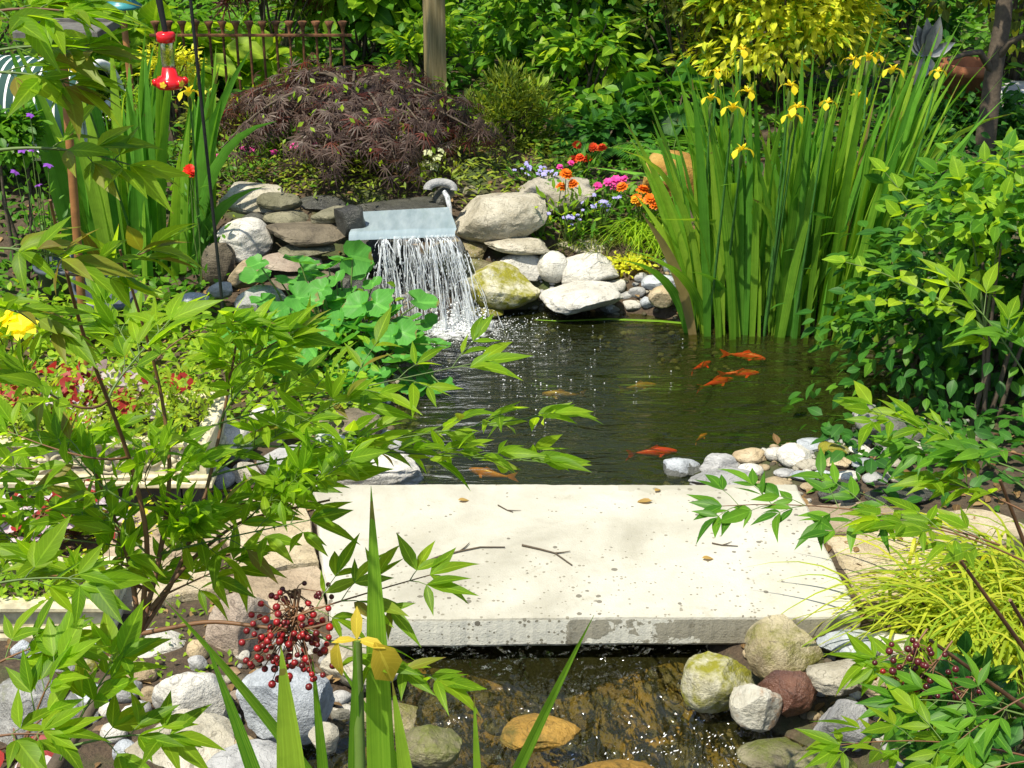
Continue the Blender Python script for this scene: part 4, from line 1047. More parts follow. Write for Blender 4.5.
c, r3 = sx_(-90, -60, 60, 60, 8.6); shrub('light_shrub', 'light green shrub behind the bird table', 'shrub', c, r3, 800, .10, T_OVAL, G_LIGHT, seed=37, clumps=36, nstem=3)
c, r3 = sx_(180, 90, 250, 190, 6.9); shrub('dark_shrub', 'small dark flowering shrub left of the purple maple', 'shrub', c, r3, 900, .04, T_SMALL, G_OLIVE, seed=38, clumps=30, mat2=G_YEL, frac2=.15)
c, r3 = sx_(940, -80, 1100, 90, 8.0); shrub('bronze_shrub', 'olive leaved shrub around the thin trunk at upper right', 'shrub', c, r3, 900, .08, T_OVAL, G_OLIVE, seed=39, clumps=36, mat2=G_YEL, frac2=.2)
c, r3 = sx_(860, 100, 1080, 200, 7.2); shrub('dark_shrub', 'dark ground hugging shrub behind the right edge of the irises', 'shrub', c, r3, 1300, .06, T_OVAL, G_DARK, seed=40, clumps=50)
c, r3 = sx_(860, -60, 960, 60, 9.2); shrub('dark_shrub', 'very dark shrub behind the grey metal flower', 'shrub', c, r3, 900, .09, T_OVAL, G_DARK, seed=41, clumps=30)

# ------------------------------------------------------------------ purple weeping maple
def weeping():
    c = at(355, 128, 6.6); gz = float(hgt(c[None])[0])
    root = thing('weeping_maple', 'purple lace leaved weeping maple behind the waterfall', 'tree', (c[0], c[1], gz))
    r_ = np.random.default_rng(5)
    top = at(350, 56, 6.6)[2]; H = top-gz
    mb = MB(); pos = []; dr = []
    b0 = np.array([c[0]+.05, c[1], gz-.05]); crown = np.array([c[0], c[1], top-.18])
    mb.tube([b0, b0+[.04, .02, H*.3], crown+[.0, 0, -.12], crown], [.045, .038, .034, .03], M_BARK, 8)
    for k in range(96):
        a = r_.uniform(0, 2*math.pi); ra = r_.uniform(.35, .98)
        ex = .80*ra*math.cos(a)-.03; ey = .58*ra*math.sin(a)
        e = np.array([c[0]+ex, c[1]+ey, gz+r_.uniform(-.02, .16)+(1-ra)*.25])
        m1 = np.array([c[0]+ex*.55, c[1]+ey*.55, top+r_.uniform(-.12, .10)-.16*ra*r_.random()]); m2 = np.array([c[0]+ex*.98, c[1]+ey*.98, top-.08-.28*ra])
        tt = np.linspace(0, 1, 12)[:, None]
        P = (1-tt)**3*crown+3*(1-tt)**2*tt*m1+3*(1-tt)*tt**2*m2+tt**3*e
        mb.tube(P, np.linspace(.009, .002, 12), M_BARK, 5)
        for q in range(28):
            u = r_.uniform(.28, 1)*11; i0 = int(min(10, u)); pp = P[i0]+(P[i0+1]-P[i0])*(u-i0)
            tg = nrm(P[i0+1]-P[i0])
            pos.append(pp+r_.normal(size=3)*.035); dr.append(tg*.6+np.array([0, 0, -.55])+r_.normal(size=3)*.45)
    mb.build('trunk', root)
    pos = np.array(pos); dr = np.array(dr); n = len(pos)
    out_ = nrm(pos-np.array([c[0], c[1], gz]))
    mb = MB(); red = r_.random(n) < .06
    ups = np.array([0, 0, .5])+out_*.8+r_.normal(size=(n, 3))*.3; sz = r_.uniform(.05, .092, n)
    leaves(mb, T_MAPLE, pos[~red], dr[~red], ups[~red], sz[~red], G_MAPLE); leaves(mb, T_MAPLE, pos[red], dr[red], ups[red], sz[red], G_MAPLER)
    kk_ = r_.integers(0, n, 650); leaves(mb, T_SMALL, pos[kk_]+r_.normal(size=(650, 3))*.04, dr[kk_]+rnd(650, .6), ups[kk_], r_.uniform(.02, .04, 650), G_LIGHT)
    mb.build('foliage', root)
weeping()

# ------------------------------------------------------------------ irises
def blade_mesh(mb, base, tip_dir, H, w, bend, r_, mat, fold=.35, twist=0, kink=None):
    """one sword leaf: base point, leaning direction, height, width, outward bend"""
    rows = 10; lean = np.array([tip_dir[0], tip_dir[1], 0.]); lm = np.linalg.norm(lean)
    side = r_.uniform(0, math.pi); sd_ = np.array([math.cos(side), math.sin(side)*.6, 0])
    V = []; uv = []; cl = []
    for k in range(rows):
        v = k/(rows-1)
        p_ = base + lean*(v*.55+bend*v**2.6) + np.array([0, 0, H*(v - .12*lm*v*v - (bend*.25*v**3 if bend > .8 else 0))])
        if kink and v > kink: p_ = p_ + (v-kink)*H*np.array([lean[0]*1.6, lean[1]*1.6, -.9])
        cl.append(p_)
    cl = np.array(cl); Tn = nrm(np.gradient(cl, axis=0))
    for k in range(rows):
        v = k/(rows-1)
        ww = w*(.75+.35*math.sin(min(1, v*1.6)*math.pi*.5))*(1-max(0, (v-.45)/.55)**1.9); ww = max(ww, .0008)
        b_ = sd_ - Tn[k]*np.dot(sd_, Tn[k]); b_ /= np.linalg.norm(b_); nn = np.cross(Tn[k], b_)
        for u in (-1, 0, 1): V.append(cl[k]+b_*u*ww/2+nn*(1-abs(u))*ww*.14*fold*2); uv.append((u, v))
    Fq = []
    for k in range(rows-1):
        for c_ in range(2): a0 = k*3+c_; Fq.append((a0, a0+3, a0+4, a0+1))
    mb.add(V, np.array(Fq), mat, np.array(uv))
    return cl
def iris_flower(root, p, s_, r_, yaw=None, mat=None):
    mb = MB(); p = np.asarray(p); m = mat or F_YEL; a0 = r_.uniform(0, 2) if yaw is None else yaw
    for k in range(3):
        a = a0+k*2.094; d = np.array([math.cos(a), math.sin(a), 0])
        # falls arch out and hang down
        for seg, (p0, dd, ln, wd) in enumerate(((p, d*.9+np.array([0, 0, .35]), .5, .55), (p+d*.45*s_+np.array([0, 0, .12*s_]), d*.55+np.array([0, 0, -.55]), .62, .95))):
            leaves(mb, T_PETAL, np.array([p0]), [dd], [d*.7+np.array([0, 0, 1.])], ln*s_, m, wd*1.1)
        b = a+1.047; e = np.array([math.cos(b), math.sin(b), 0])
        leaves(mb, T_PETAL, np.array([p]), [e*.5+np.array([0, 0, 1.])], [-e], .5*s_, m, .6)
        leaves(mb, T_PETAL, np.array([p]), [d*.8+np.array([0, 0, .6])], [np.array([0, 0, 1.])], .42*s_, m, .6)
    mb.build('flower', root, loc=p)
M_ISTEM = plain('iris_stalk', (.06, .19, .03), .5, bump=0)
G_DEAD = leaf_mat('dead_blade', [(.25, .18, .07), (.38, .29, .12)], .3, streak=True)
def iris_clump(label, bases, nper, H, w, spread, mat, mat2, seed, flowers=(), group=None, fl_size=.056, lean=(0, 0), z0=None, hv=.18):
    r_ = np.random.default_rng(seed)
    c = np.mean(bases, 0); root = thing('iris_clump', label, 'iris', c, group)
    mb = MB()
    for b_ in bases:
        for k in range(nper):
            off = r_.normal(size=2)*np.array([.035, .03]); bp_ = np.array([b_[0]+off[0], b_[1]+off[1], b_[2]-.03])
            rel = (b_[0]-c[0])
            ln_ = np.array([lean[0]+rel*spread[0]+r_.normal()*spread[1], lean[1]+r_.normal()*spread[1]*.8])
            hh = H*r_.uniform(1-hv*1.6, 1+hv*.5)*(1 if r_.random() > .18 else .6)
            kink = r_.uniform(.6, .8) if r_.random() < .05 else None
            blade_mesh(mb, bp_, ln_, hh, w*r_.uniform(.7, 1.15), r_.choice([.35, .6, 1.0], p=[.5, .35, .15]), r_, (mat if r_.random() < .62 else mat2) if r_.random() > .015 else G_DEAD, kink=kink)
    mb.build('blades', root)
    for (px, py, Y) in flowers:
        p = at(px, py, Y); j = np.argmin([abs(b_[0]-p[0]) for b_ in bases]); b_ = np.array(bases[j]); 
        mb = MB(); tt = np.linspace(0, 1, 9)[:, None]; m_ = (b_+p)/2; m_[0] = b_[0]*.4+p[0]*.6
        P = (1-tt)**2*b_+2*tt*(1-tt)*m_+tt**2*(p-np.array([0, 0, .02])); mb.tube(P, np.linspace(.007, .004, 9), M_ISTEM, 6)
        dd = nrm(P[-1]-P[-3]); mb.tube([P[-1]-dd*.06, P[-1]-dd*.03, P[-1]], [.004, .009, .005], M_STEM, 6)
        leaves(mb, T_LANCE, (P[-1]-dd*.09)[None], [dd+np.array([.15, 0, 0])], [[1, -.3, .2]], .11, G_IRIS, .8)
        mb.build('flower_stalk', root)
        iris_flower(root, p, fl_size*r_.uniform(.85, 1.15), r_)
    return root
bs = []
for px, py in ((700, 329), (708, 333), (722, 326), (738, 334), (750, 327), (764, 335), (778, 328), (792, 336), (806, 330), (820, 336), (836, 331), (850, 338), (860, 332), (868, 340), (740, 318), (780, 318), (815, 319), (850, 320)):
    p = onz(px, py, 0.0); bs.append((p[0], p[1], float(hgt(p[None])[0])))
fl = [(717, 72, 5.35), (742, 50, 5.6), (747, 92, 5.3), (711, 98, 5.3), (733, 108, 5.2), (790, 86, 5.3), (798, 108, 5.2), (792, 116, 5.2), (828, 103, 5.2), (852, 60, 5.5), (868, 57, 5.55), (876, 56, 5.6), (893, 70, 5.4), (938, 72, 5.3), (742, 150, 5.15), (858, 96, 5.6)]
iris_clump('tall yellow flag irises growing at the far right shore of the pond', bs, 13, 1.16, .036, (.76, .10), G_IRIS, G_IRISD, 3, fl, lean=(.02, -.05))
# left clump
bs = []
for px, py in ((92, 268), (112, 274), (130, 268), (150, 276), (168, 270), (186, 274), (200, 262), (140, 258)):
    p = gnd(px, py); bs.append(tuple(p))
iris_clump('flag irises left of the waterfall behind the brown pole', bs, 7, 1.06, .048, (.48, .09), G_IRISD, G_IRIS, 8, [(76, 68, 5.3), (189, 92, 5.35)], lean=(.07, -.02), fl_size=.07)

mb = MB(); P = np.array([onz(x, y, .006) for x, y in ((705, 325), (660, 321), (610, 319), (560, 321), (535, 320))]); w_ = [.011, .012, .010, .006, .001]; V = []
for q, ww in zip(P, w_):
    for u in (-1, 0, 1): V.append(q+np.array([0, u*ww, .002*(1-abs(u))]))
mb.add(V, np.array([(k*3+c_, k*3+c_+3, k*3+c_+4, k*3+c_+1) for k in range(4) for c_ in range(2)]), G_IRIS, np.array([(u, k/4) for k in range(5) for u in (-1, 0, 1)], float))
tag(mb.build('floating_leaf', loc=P[0]), 'fallen iris blade floating on the pond in front of the white boulders', 'leaf')
# foreground blades at bottom left
def front_iris():
    r_ = np.random.default_rng(4)
    D = 1.75
    root = thing('iris_clump', 'foreground iris with broad green blades and a fading yellow flower', 'iris', (-.28, 1.05, .1))
    mb = MB()
    spec = [  # base px, tip px, widths px, depth
        ((385, 900), (371, 486), 30, 1.75), ((300, 900), (281, 645), 34, 1.6), ((470, 900), (594, 615), 17, 1.8), ((330, 820), (165, 600), 19, 1.72), ((290, 900), (205, 640), 18, 1.65),
        ((420, 900), (392, 680), 20, 1.7), ((355, 900), (355, 640), 16, 1.72), ((480, 860), (474, 695), 10, 1.75), ((330, 860), (312, 655), 12, 1.85), ((440, 860), (330, 650), 10, 1.8)]
    for (bx, by), (tx, ty), wp, dd in spec:
        b_ = dep(bx, by, dd+.12); e = dep(tx, ty, dd-.05); b2 = b_ + (b_-e)*.6
        rows = 16; tt = np.linspace(0, 1, rows)[:, None]; m_ = (b2+e)/2 + np.array([(bx-tx)*.00012, 0, .03])
        cl = (1-tt)**2*b2+2*tt*(1-tt)*m_+tt**2*e; Tn = nrm(np.gradient(cl, axis=0)); w = wp*dd/F
        V = []; uv = []; sd_ = np.array([1, r_.uniform(-.4, .4), 0])
        for k in range(rows):
            v = k/(rows-1); ww = max(.0006, w*(1-max(0, (v-.55)/.45)**1.7))
            q = sd_-Tn[k]*np.dot(sd_, Tn[k]); q /= np.linalg.norm(q); nn = np.cross(Tn[k], q)
            for u in (-1, 0, 1): V.append(cl[k]+q*u*ww/2+nn*(1-abs(u))*ww*.12); uv.append((u, v))
        Fq = [(k*3+c_, k*3+c_+3, k*3+c_+4, k*3+c_+1) for k in range(rows-1) for c_ in range(2)]
        mb.add(V, np.array(Fq), G_IRIS, np.array(uv))
    mb.build('blades', root)
    p = dep(357, 640, 1.70)
    mb = MB(); mb.tube([dep(362, 900, 1.8), dep(360, 760, 1.74), p], [.008, .007, .006], M_STEM, 7); 
    mb.build('flower_stalk', root)
    m = leaf_mat('fading_petal', [(.55, .40, .03), (.62, .48, .05)], .4, rough=.55, tcol=(1.1, 1, .8), rib=.4, tipf=0)
    mb = MB()
    for d, ln, w_ in (((-.55, -.2, .2), .03, .5), ((.7, -.2, .05), .035, .6)):
        leaves(mb, T_PETAL, p[None], [d], [[0, -.3, 1]], ln, m, w_)
    leaves(mb, T_PETAL, (p+[-.022, -.008, .004])[None], [[-.15, -.1, -1]], [[-.6, -.8, .2]], .055, m, .55)
    leaves(mb, T_PETAL, (p+[.022, -.008, .002])[None], [[.45, -.15, -.9]], [[.5, -.9, .3]], .062, m, .9)
    leaves(mb, T_PETAL, p[None], [[.0, .1, 1]], [[0, -1, .2]], .04, m, .5)
    mb.build('flower', root, loc=p)
front_iris()

# ------------------------------------------------------------------ sacred bamboo (nandina), left foreground and right
def spray(root, b_, e, npairs, ll, r_, mat, mat2=None, frac=.1, arch=.12, plane=None, wide=.34, stem=True, upbias=.5, rr=.0019, lw=1.0, root_at=None):
    b_ = np.asarray(b_); e = np.asarray(e); Lg = np.linalg.norm(e-b_)
    m_ = (b_+e)/2+np.array([0, 0, arch*Lg]); tt = np.linspace(0, 1, 10)[:, None]
    v0 = .28
    if root_at is not None:
        m_ = b_+(e-b_)*.15+np.array([0, 0, arch*.6*Lg]); b_ = np.asarray(root_at); v0 = .40
    P = (1-tt)**2*b_+2*tt*(1-tt)*m_+tt**2*e
    mb = MB(); mb.tube(P, np.linspace(rr, rr*.4, 10), M_RSTEM if r_.random() < .5 else M_STEM, 5, False)
    pl = np.array([0, 0, 1.])+r_.normal(size=3)*.35 if plane is None else np.asarray(plane)
    pos, dr, up, sz = [], [], [], []
    for k in range(npairs):
        v = v0+(1-v0)*(k+.5)/npairs; f = v*9; i0 = min(8, int(f)); q = P[i0]+(P[i0+1]-P[i0])*(f-i0)
        tg = nrm(P[i0+1]-P[i0]); sd_ = nrm(np.cross(pl, tg))
        for s_ in (1, -1):
            sl_ = wide*Lg*(1-.72*v)*r_.uniform(.55, 1.1)
            d = nrm(tg*.8+sd_*s_*.75+r_.normal(size=3)*.18+np.array([0, 0, .22*upbias]))
            q2 = q+d*sl_
            mb.tube([q, (q+q2)/2+np.array([0, 0, .06*sl_]), q2], [rr*.5, rr*.4, rr*.3], M_STEM, 4, False)
            s2 = nrm(np.cross(pl, d))
            nl = 2 if sl_ > ll*.7 else 1
            for c_ in range(nl):
                qq = q+(q2-q)*((c_+1)/nl)*.92
                for s3 in (1, -1):
                    pos.append(qq); dr.append(d*.75+s2*s3*.7+r_.normal(size=3)*.22+np.array([0, 0, upbias*.5-.2])); sz.append(ll*r_.uniform(.6, 1))
            pos.append(q2); dr.append(d+r_.normal(size=3)*.15+np.array([0, 0, upbias*.35-.2])); sz.append(ll*r_.uniform(.8, 1.2))
    for s3 in (.7, 0, -.7):
        tg = nrm(P[-1]-P[-2]); pos.append(P[-1]); dr.append(tg+s3*nrm(np.cross(pl, tg))+r_.normal(size=3)*.12); sz.append(ll*r_.uniform(.9, 1.3))
    pos, dr, sz = np.array(pos), np.array(dr), np.array(sz); n = len(pos)
    up = np.array([0, 0, 1.])+r_.normal(size=(n, 3))*.4+np.array([-.15, -.35, 0])
    bz = r_.random(n) < (frac if mat2 else 0); wd = r_.uniform(.85, 1.15, n)*lw
    tsel = r_.integers(0, 3, n)
    for q_ in range(3):
        kq = ~bz & (tsel == q_); leaves(mb, T_LANCES[q_], pos[kq], dr[kq], up[kq], sz[kq], mat, wd[kq])
    if bz.any(): leaves(mb, T_LANCE, pos[bz], dr[bz], up[bz], sz[bz], mat2, wd[bz])
    mb.build('leaf_spray', root, loc=b_)
def berries(root, c, rad, n, r_, br, mat, hang=None):
    mb = MB(); c = np.asarray(c)
    for k in range(n):
        d = r_.normal(size=3)*np.array(rad)*.5; d = d*min(1, 1.0/max(1e-6, np.linalg.norm(d/np.array(rad))))
        p_ = c+d; mb.add(p_+VI*br*r_.uniform(.8, 1.15), FI, mat)
        if hang is not None and k % 2 == 0:
            q = np.asarray(hang)+(c-np.asarray(hang))*r_.uniform(.3, .95); mb.tube([q, (q+p_)/2+[0, 0, .006], p_+[0, 0, br*.8]], [.0011, .0009, .0007], M_RSTEM, 4, False)
    if hang is not None: mb.tube([hang, (np.asarray(hang)+c)/2, c], [.002, .0018, .001], M_RSTEM, 5, False)
    mb.build('berry_cluster', root, loc=c)
M_BERRY = plain('red_berry', (.36, .014, .018), .36, var=.5, scale=60, bump=.1)
M_BERRYM = plain('maroon_berry', (.18, .010, .014), .38, var=.5, scale=60, bump=.1)
M_BERRYD = plain('dark_berry', (.09, .010, .014), .3, var=.4, scale=60, bump=0)

def nandina_left():
    r_ = np.random.default_rng(21)
    root = thing('nandina', 'large foreground shrub of slender green leaflets with hanging red berries', 'shrub', (-.75, 1.0, .1))
    PL = []
    def stem(pts, r0, r1, m=M_RSTEM):
        P = np.array([dep(x, y, d) for x, y, d in pts]); n = 24
        s_ = np.linspace(0, len(P)-1, n); Q = np.stack([np.interp(s_, np.arange(len(P)), P[:, k]) for k in range(3)], 1)
        for _ in range(4): Q[1:-1] = (Q[:-2]+2*Q[1:-1]+Q[2:])/4
        PL.append(Q); mb = MB(); mb.tube(Q, np.linspace(r0, r1, n), m, 7); mb.build('stem', root, loc=P[0])
    def twig_to(q):
        allp = np.concatenate(PL); allp = allp[allp[:, 2] < q[2]+.05] if (allp[:, 2] < q[2]+.05).any() else allp
        a = allp[np.argmin(np.linalg.norm(allp-q, axis=1))]; return a
    g0 = (-.75, 1.0, .1)
    P0 = np.array(g0)
    mbt = MB(); P = np.array([P0, P0+[.02, .25, .35], dep(40, 790, 1.78), dep(82, 722, 1.8), dep(140, 634, 1.84)])
    mbt.tube(P, [.013, .0115, .0105, .009, .0075], M_BARK, 8); mbt.build('stem', root, loc=P0)
    stem([(140, 634, 1.84), (160, 560, 1.86), (172, 470, 1.86), (160, 380, 1.84), (120, 250, 1.7)], .0042, .0016)
    stem([(140, 634, 1.84), (175, 580, 1.87), (205, 500, 1.9), (225, 410, 1.9), (236, 345, 1.88)], .004, .0016)
    stem([(140, 634, 1.84), (150, 540, 1.8), (128, 450, 1.75), (80, 330, 1.6), (50, 200, 1.45)], .004, .0016)
    stem([(140, 634, 1.84), (130, 560, 1.84), (100, 480, 1.8), (60, 420, 1.78)], .004, .0015)
    stem([(150, 610, 1.84), (190, 560, 1.88), (240, 520, 1.9), (330, 500, 1.92)], .0035, .0015)
    stem([(140, 634, 1.84), (210, 620, 1.82), (300, 632, 1.8), (370, 610, 1.8)], .0035, .0015)
    stem([(0, 860, 1.5), (20, 760, 1.55), (70, 690, 1.6)], .005, .0015)
    stem([(150, 590, 1.84), (120, 580, 1.8), (40, 575, 1.75)], .003, .0012)
    A = [((215, 480), (555, 414), 1.95, 6), ((225, 455), (545, 462), 1.9, 6), ((130, 450), (480, 362), 1.9, 6), ((200, 430), (290, 340), 1.9, 4), ((220, 470), (345, 400), 1.92, 4), ((150, 400), (105, 300), 1.8, 4),
         ((230, 500), (340, 475), 1.92, 4), ((150, 560), (310, 520), 1.85, 4), ((140, 600), (40, 560), 1.75, 4), ((120, 520), (60, 440), 1.75, 4), ((110, 480), (5, 430), 1.7, 4), ((90, 450), (0, 350), 1.65, 4),
         ((210, 380), (290, 335), 1.88, 4), ((260, 630), (430, 575), 1.78, 4), ((300, 640), (440, 680), 1.75, 4), ((190, 470), (280, 430), 1.9, 4), 
         ((180, 520), (260, 500), 1.9, 3), ((100, 400), (170, 320), 1.7, 3), ((140, 550), (90, 500), 1.8, 3), 
         ((160, 600), (240, 560), 1.85, 3)]
    for (b_, e, d, n) in A:
        spray(root, dep(*b_, d), dep(*e, d+r_.uniform(-.08, .05)), n, .059, r_, G_NAND, G_NANDR, .04, lw=.95, arch=.07, root_at=twig_to(dep(*b_, d)))
    A += [((165, 410), (110, 315), 1.8, 4), ((190, 430), (208, 310), 1.86, 4), ((228, 430), (285, 325), 1.9, 4), ((120, 340), (60, 265), 1.65, 4), ((150, 430), (60, 380), 1.75, 4), ((100, 380), (10, 300), 1.65, 4)]
    A += [((205, 520), (290, 470), 1.88, 4), ((170, 520), (215, 440), 1.85, 4), ((185, 560), (300, 540), 1.85, 4), ((130, 560), (70, 500), 1.78, 4), ((150, 480), (90, 450), 1.8, 4), ((160, 590), (215, 640), 1.8, 3)]
    for k in range(27):
        x_, y_ = r_.uniform(0, 330 if k < 15 else 260), (r_.uniform(285, 560) if k < 15 else r_.uniform(440, 610))
        if x_ > 230 and y_ < 330: y_ += 80
        q = dep(x_, y_, 1.86+r_.normal()*.07); dx = r_.uniform(25, 70)*np.sign(r_.normal()+(x_-120)/120)
        e = dep(x_+dx, y_-r_.uniform(-10, 55), 1.84+r_.normal()*.08)
        spray(root, q, e, 4, .046, r_, G_NAND, None, 0, lw=1.05, arch=.06, rr=.0012, root_at=twig_to(q))
    B = [((-40, 20), (70, 12), 1.25, 4), ((-40, 75), (75, 85), 1.3, 3), ((60, 300), (150, 250), 1.5, 3), ((0, 150), (130, 165), 1.35, 3), ((-40, 60), (95, 50), 1.3, 4), ((-30, 250), (70, 260), 1.45, 3), ((-40, -10), (80, 5), 1.3, 3), ((-40, 300), (60, 330), 1.5, 4)]
    for (b_, e, d, n) in B:
        spray(root, dep(*b_, d), dep(*e, d), n, .055, r_, G_NAND, G_NANDR, .22, wide=.3, root_at=twig_to(dep(*b_, d)) if b_[0] > 0 else None)
    C = [((60, 760), (120, 655), 1.6, 3), ((20, 760), (60, 660), 1.55, 3), ((60, 750), (170, 735), 1.6, 3), ((-30, 680), (60, 640), 1.6, 3), ((-30, 590), (90, 580), 1.5, 2), ((-20, 740), (50, 735), 1.5, 2)]
    for (b_, e, d, n) in C:
        spray(root, dep(*b_, d), dep(*e, d), n, .055, r_, G_NAND, None, 0, lw=1.15)
    c = dep(292, 640, 1.8); berries(root, c, (.062, .05, .066), 80, r_, .0047, M_BERRY, hang=dep(300, 590, 1.8))
    c = dep(290, 642, 1.81); berries(root, c, (.064, .05, .068), 46, r_, .0043, M_BERRYM, hang=dep(296, 590, 1.8))
    c = dep(300, 600, 1.82); berries(root, c, (.05, .03, .03), 16, r_, .0042, M_BERRYD, hang=dep(280, 588, 1.82))
nandina_left()

def nandina_right():
    r_ = np.random.default_rng(31)
    root = thing('nandina', 'shrub of slender leaflets with dark berries at the lower right', 'shrub', (1.15, 2.35, .08))
    P0 = np.array([1.15, 2.35, .08])
    for (x, y, d) in ((960, 560, 2.4), (1000, 480, 2.4), (930, 640, 2.45), (1030, 420, 2.4), (1010, 600, 2.3)):
        e = dep(x, y, d); mb = MB(); mb.tube([P0, (P0+e)/2+np.array([.05, 0, .08]), e], [.007, .005, .003], M_RSTEM, 6); mb.build('stem', root, loc=P0)
    A = [((1000, 545), (722, 506), 2.35, 6), ((1040, 500), (870, 410), 2.4, 5), ((1040, 480), (905, 445), 2.4, 5), ((1040, 520), (930, 480), 2.35, 4), ((1040, 460), (960, 450), 2.35, 3),
         ((1040, 570), (880, 520), 2.3, 5), ((1040, 720), (900, 700), 2.2, 4), ((1040, 760), (840, 745), 2.2, 5), ((1040, 690), (960, 740), 2.15, 3),
         ((1040, 400), (950, 280), 2.3, 3), ((1050, 360), (985, 330), 2.3, 3), ((980, 700), (870, 660), 2.3, 4), ((1040, 760), (960, 780), 2.1, 4), ]
    for k, (b_, e, d, n) in enumerate(A):
        spray(root, dep(*b_, d), dep(*e, d+r_.uniform(-.06, .06)), n, .062, r_, G_NAND if k % 2 else G_BROAD, None, 0, upbias=.3, wide=.3)
    for (x, y, n, m) in ((930, 672, 26, M_BERRYD), (960, 700, 20, M_BERRYD), (885, 690, 12, M_BERRY), (905, 660, 12, M_BERRYD)):
        c = dep(x, y, 2.28); berries(root, c, (.05, .04, .035), n, r_, .0058, m, hang=c+np.array([.04, .03, .04]))
nandina_right()

# broad leaved shore bush: shade put in darker leaves, sun in a lighter top
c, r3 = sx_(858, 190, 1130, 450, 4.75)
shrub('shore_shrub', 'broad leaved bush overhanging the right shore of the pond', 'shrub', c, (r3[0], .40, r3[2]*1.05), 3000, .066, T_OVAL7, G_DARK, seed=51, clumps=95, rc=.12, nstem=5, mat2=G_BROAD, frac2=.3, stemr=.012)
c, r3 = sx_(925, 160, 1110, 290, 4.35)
shrub('shore_shrub', 'bush top at the right edge, leaves coloured lighter to look sunlit', 'shrub', c, (r3[0], .3, r3[2]), 520, .07, T_OVAL7, G_BROAD, seed=52, nstem=4, clumps=40, mat2=G_LIGHT, frac2=.3, stemr=.01)
def twiggy(label, pts, ll, mat, seed):
    r_ = np.random.default_rng(seed); P0 = np.array([pts[0][0], pts[0][1], 0.]); 
    b0 = at(*pts[0]); g_ = b0.copy(); g_[2] = hgt(b0[None])[0]
    root = thing('leafy_branch', label, 'branch', g_)
    for (x, y, Y) in pts[1:]:
        e = at(x, y, Y); mb = MB(); m_ = (b0+e)/2+[0, 0, .06]; tt = np.linspace(0, 1, 9)[:, None]
        P = (1-tt)**2*b0+2*tt*(1-tt)*m_+tt**2*e; mb.tube(P, np.linspace(.006, .0015, 9), M_STEM, 5)
        pos = []; dr = []
        for k in range(2, 9):
            for s_ in (1, -1):
                pos.append(P[k]); tg = nrm(P[k]-P[k-1]); dr.append(tg*.6+s_*nrm(np.cross([0, 0, 1.], tg))*.9+r_.normal(size=3)*.25)
        pos.append(P[-1]); dr.append(P[-1]-P[-2])
        leaves(mb, T_OVAL7, np.array(pos), np.array(dr), np.array([-.2, -.3, 1.])+r_.normal(size=(len(pos), 3))*.25, ll*r_.uniform(.7, 1.2, len(pos)), mat, 1.1)
        mb.build('leaf_spray', root, loc=b0)
    mb = MB(); mb.tube([g_, (g_+b0)/2+[.02, 0, 0], b0], [.01, .008, .006], M_BARK, 6); mb.build('stem', root)
twiggy('sunlit leafy branch reaching left in front of the tall irises', [(985, 330, 4.3), (885, 172, 4.5), (845, 262, 4.4), (900, 215, 4.4), (870, 300, 4.35), (960, 180, 4.4), (1005, 200, 4.3), (1010, 150, 4.5)], .075, G_LIGHT, 61)

c, r3 = sx_(880, 690, 1090, 800, 2.35)
shrub('corner_shrub', 'dark leaved plant filling the lower right corner', 'shrub', c, (r3[0], .16, r3[2]), 420, .055, T_OVAL7, G_DARK, seed=53, clumps=30, mat2=G_BROAD, frac2=.25, stemr=.005)
# golden hakone grass
def grass(name, label, base, n, ln, w, mat, lean, seed, spread=.08, fall=.9):
    r_ = np.random.default_rng(seed); base = np.asarray(base)
    root_loc = base
    mb = MB(); rows = 9
    for k in range(n):
        a = r_.uniform(0, 6.28); d = np.array([math.cos(a)*.7+lean[0], math.sin(a)*.7+lean[1], 0]); d /= max(.6, np.linalg.norm(d))
        l_ = ln*r_.uniform(.55, 1.15); b_ = base+np.array([*(r_.normal(size=2)*spread), 0]); up0 = r_.uniform(.7, 1.2)
        sd_ = np.cross([0, 0, 1.], d); sd_ /= np.linalg.norm(sd_)
        V = []; uv = []
        for q in range(rows):
            v = q/(rows-1); p_ = b_ + d*l_*(v*.35+.5*v*v) + np.array([0, 0, l_*(up0*v-fall*v**2.2)]); p_[2] = max(p_[2], base[2]-.02+.004)
            ww = w*(1-v**2.5)+.0005
            for u in (-1, 1): V.append(p_+sd_*u*ww/2); uv.append((u, v))
        mb.add(V, np.array([(q*2, q*2+2, q*2+3, q*2+1) for q in range(rows-1)]), mat, np.array(uv, float))
    o = mb.build(name, loc=root_loc); return tag(o, label, 'grass')
b_ = gnd(985, 640); grass('golden_grass', 'bright golden arching grass beside the right end of the slab', b_, 320, .44, .0095, G_GOLD, (-.45, -.25), 71, .10)
b_ = gnd(1010, 600); grass('golden_grass', 'second golden grass tuft behind the first at the right edge', b_, 200, .42, .0095, G_GOLD, (-.5, -.1), 72, .09)
b_ = at(645, 258, 6.05); grass('grass_tuft', 'yellow green grass tuft between white boulder and irises', (b_[0], b_[1], hgt(b_[None])[0]), 260, .24, .006, G_LIGHT, (-.1, -.3), 73, .07)
b_ = at(585, 250, 6.0); grass('grass_tuft', 'fine dark grass behind the largest beige boulder', (b_[0], b_[1], hgt(b_[None])[0]), 120, .16, .004, G_OLIVE, (0, -.2), 74, .08)
b_ = at(668, 285, 5.95); grass('grass_tuft', 'small grass tuft above the round tan stone', (b_[0], b_[1], hgt(b_[None])[0]), 90, .2, .006, G_LIGHT, (-.2, -.3), 75, .05)

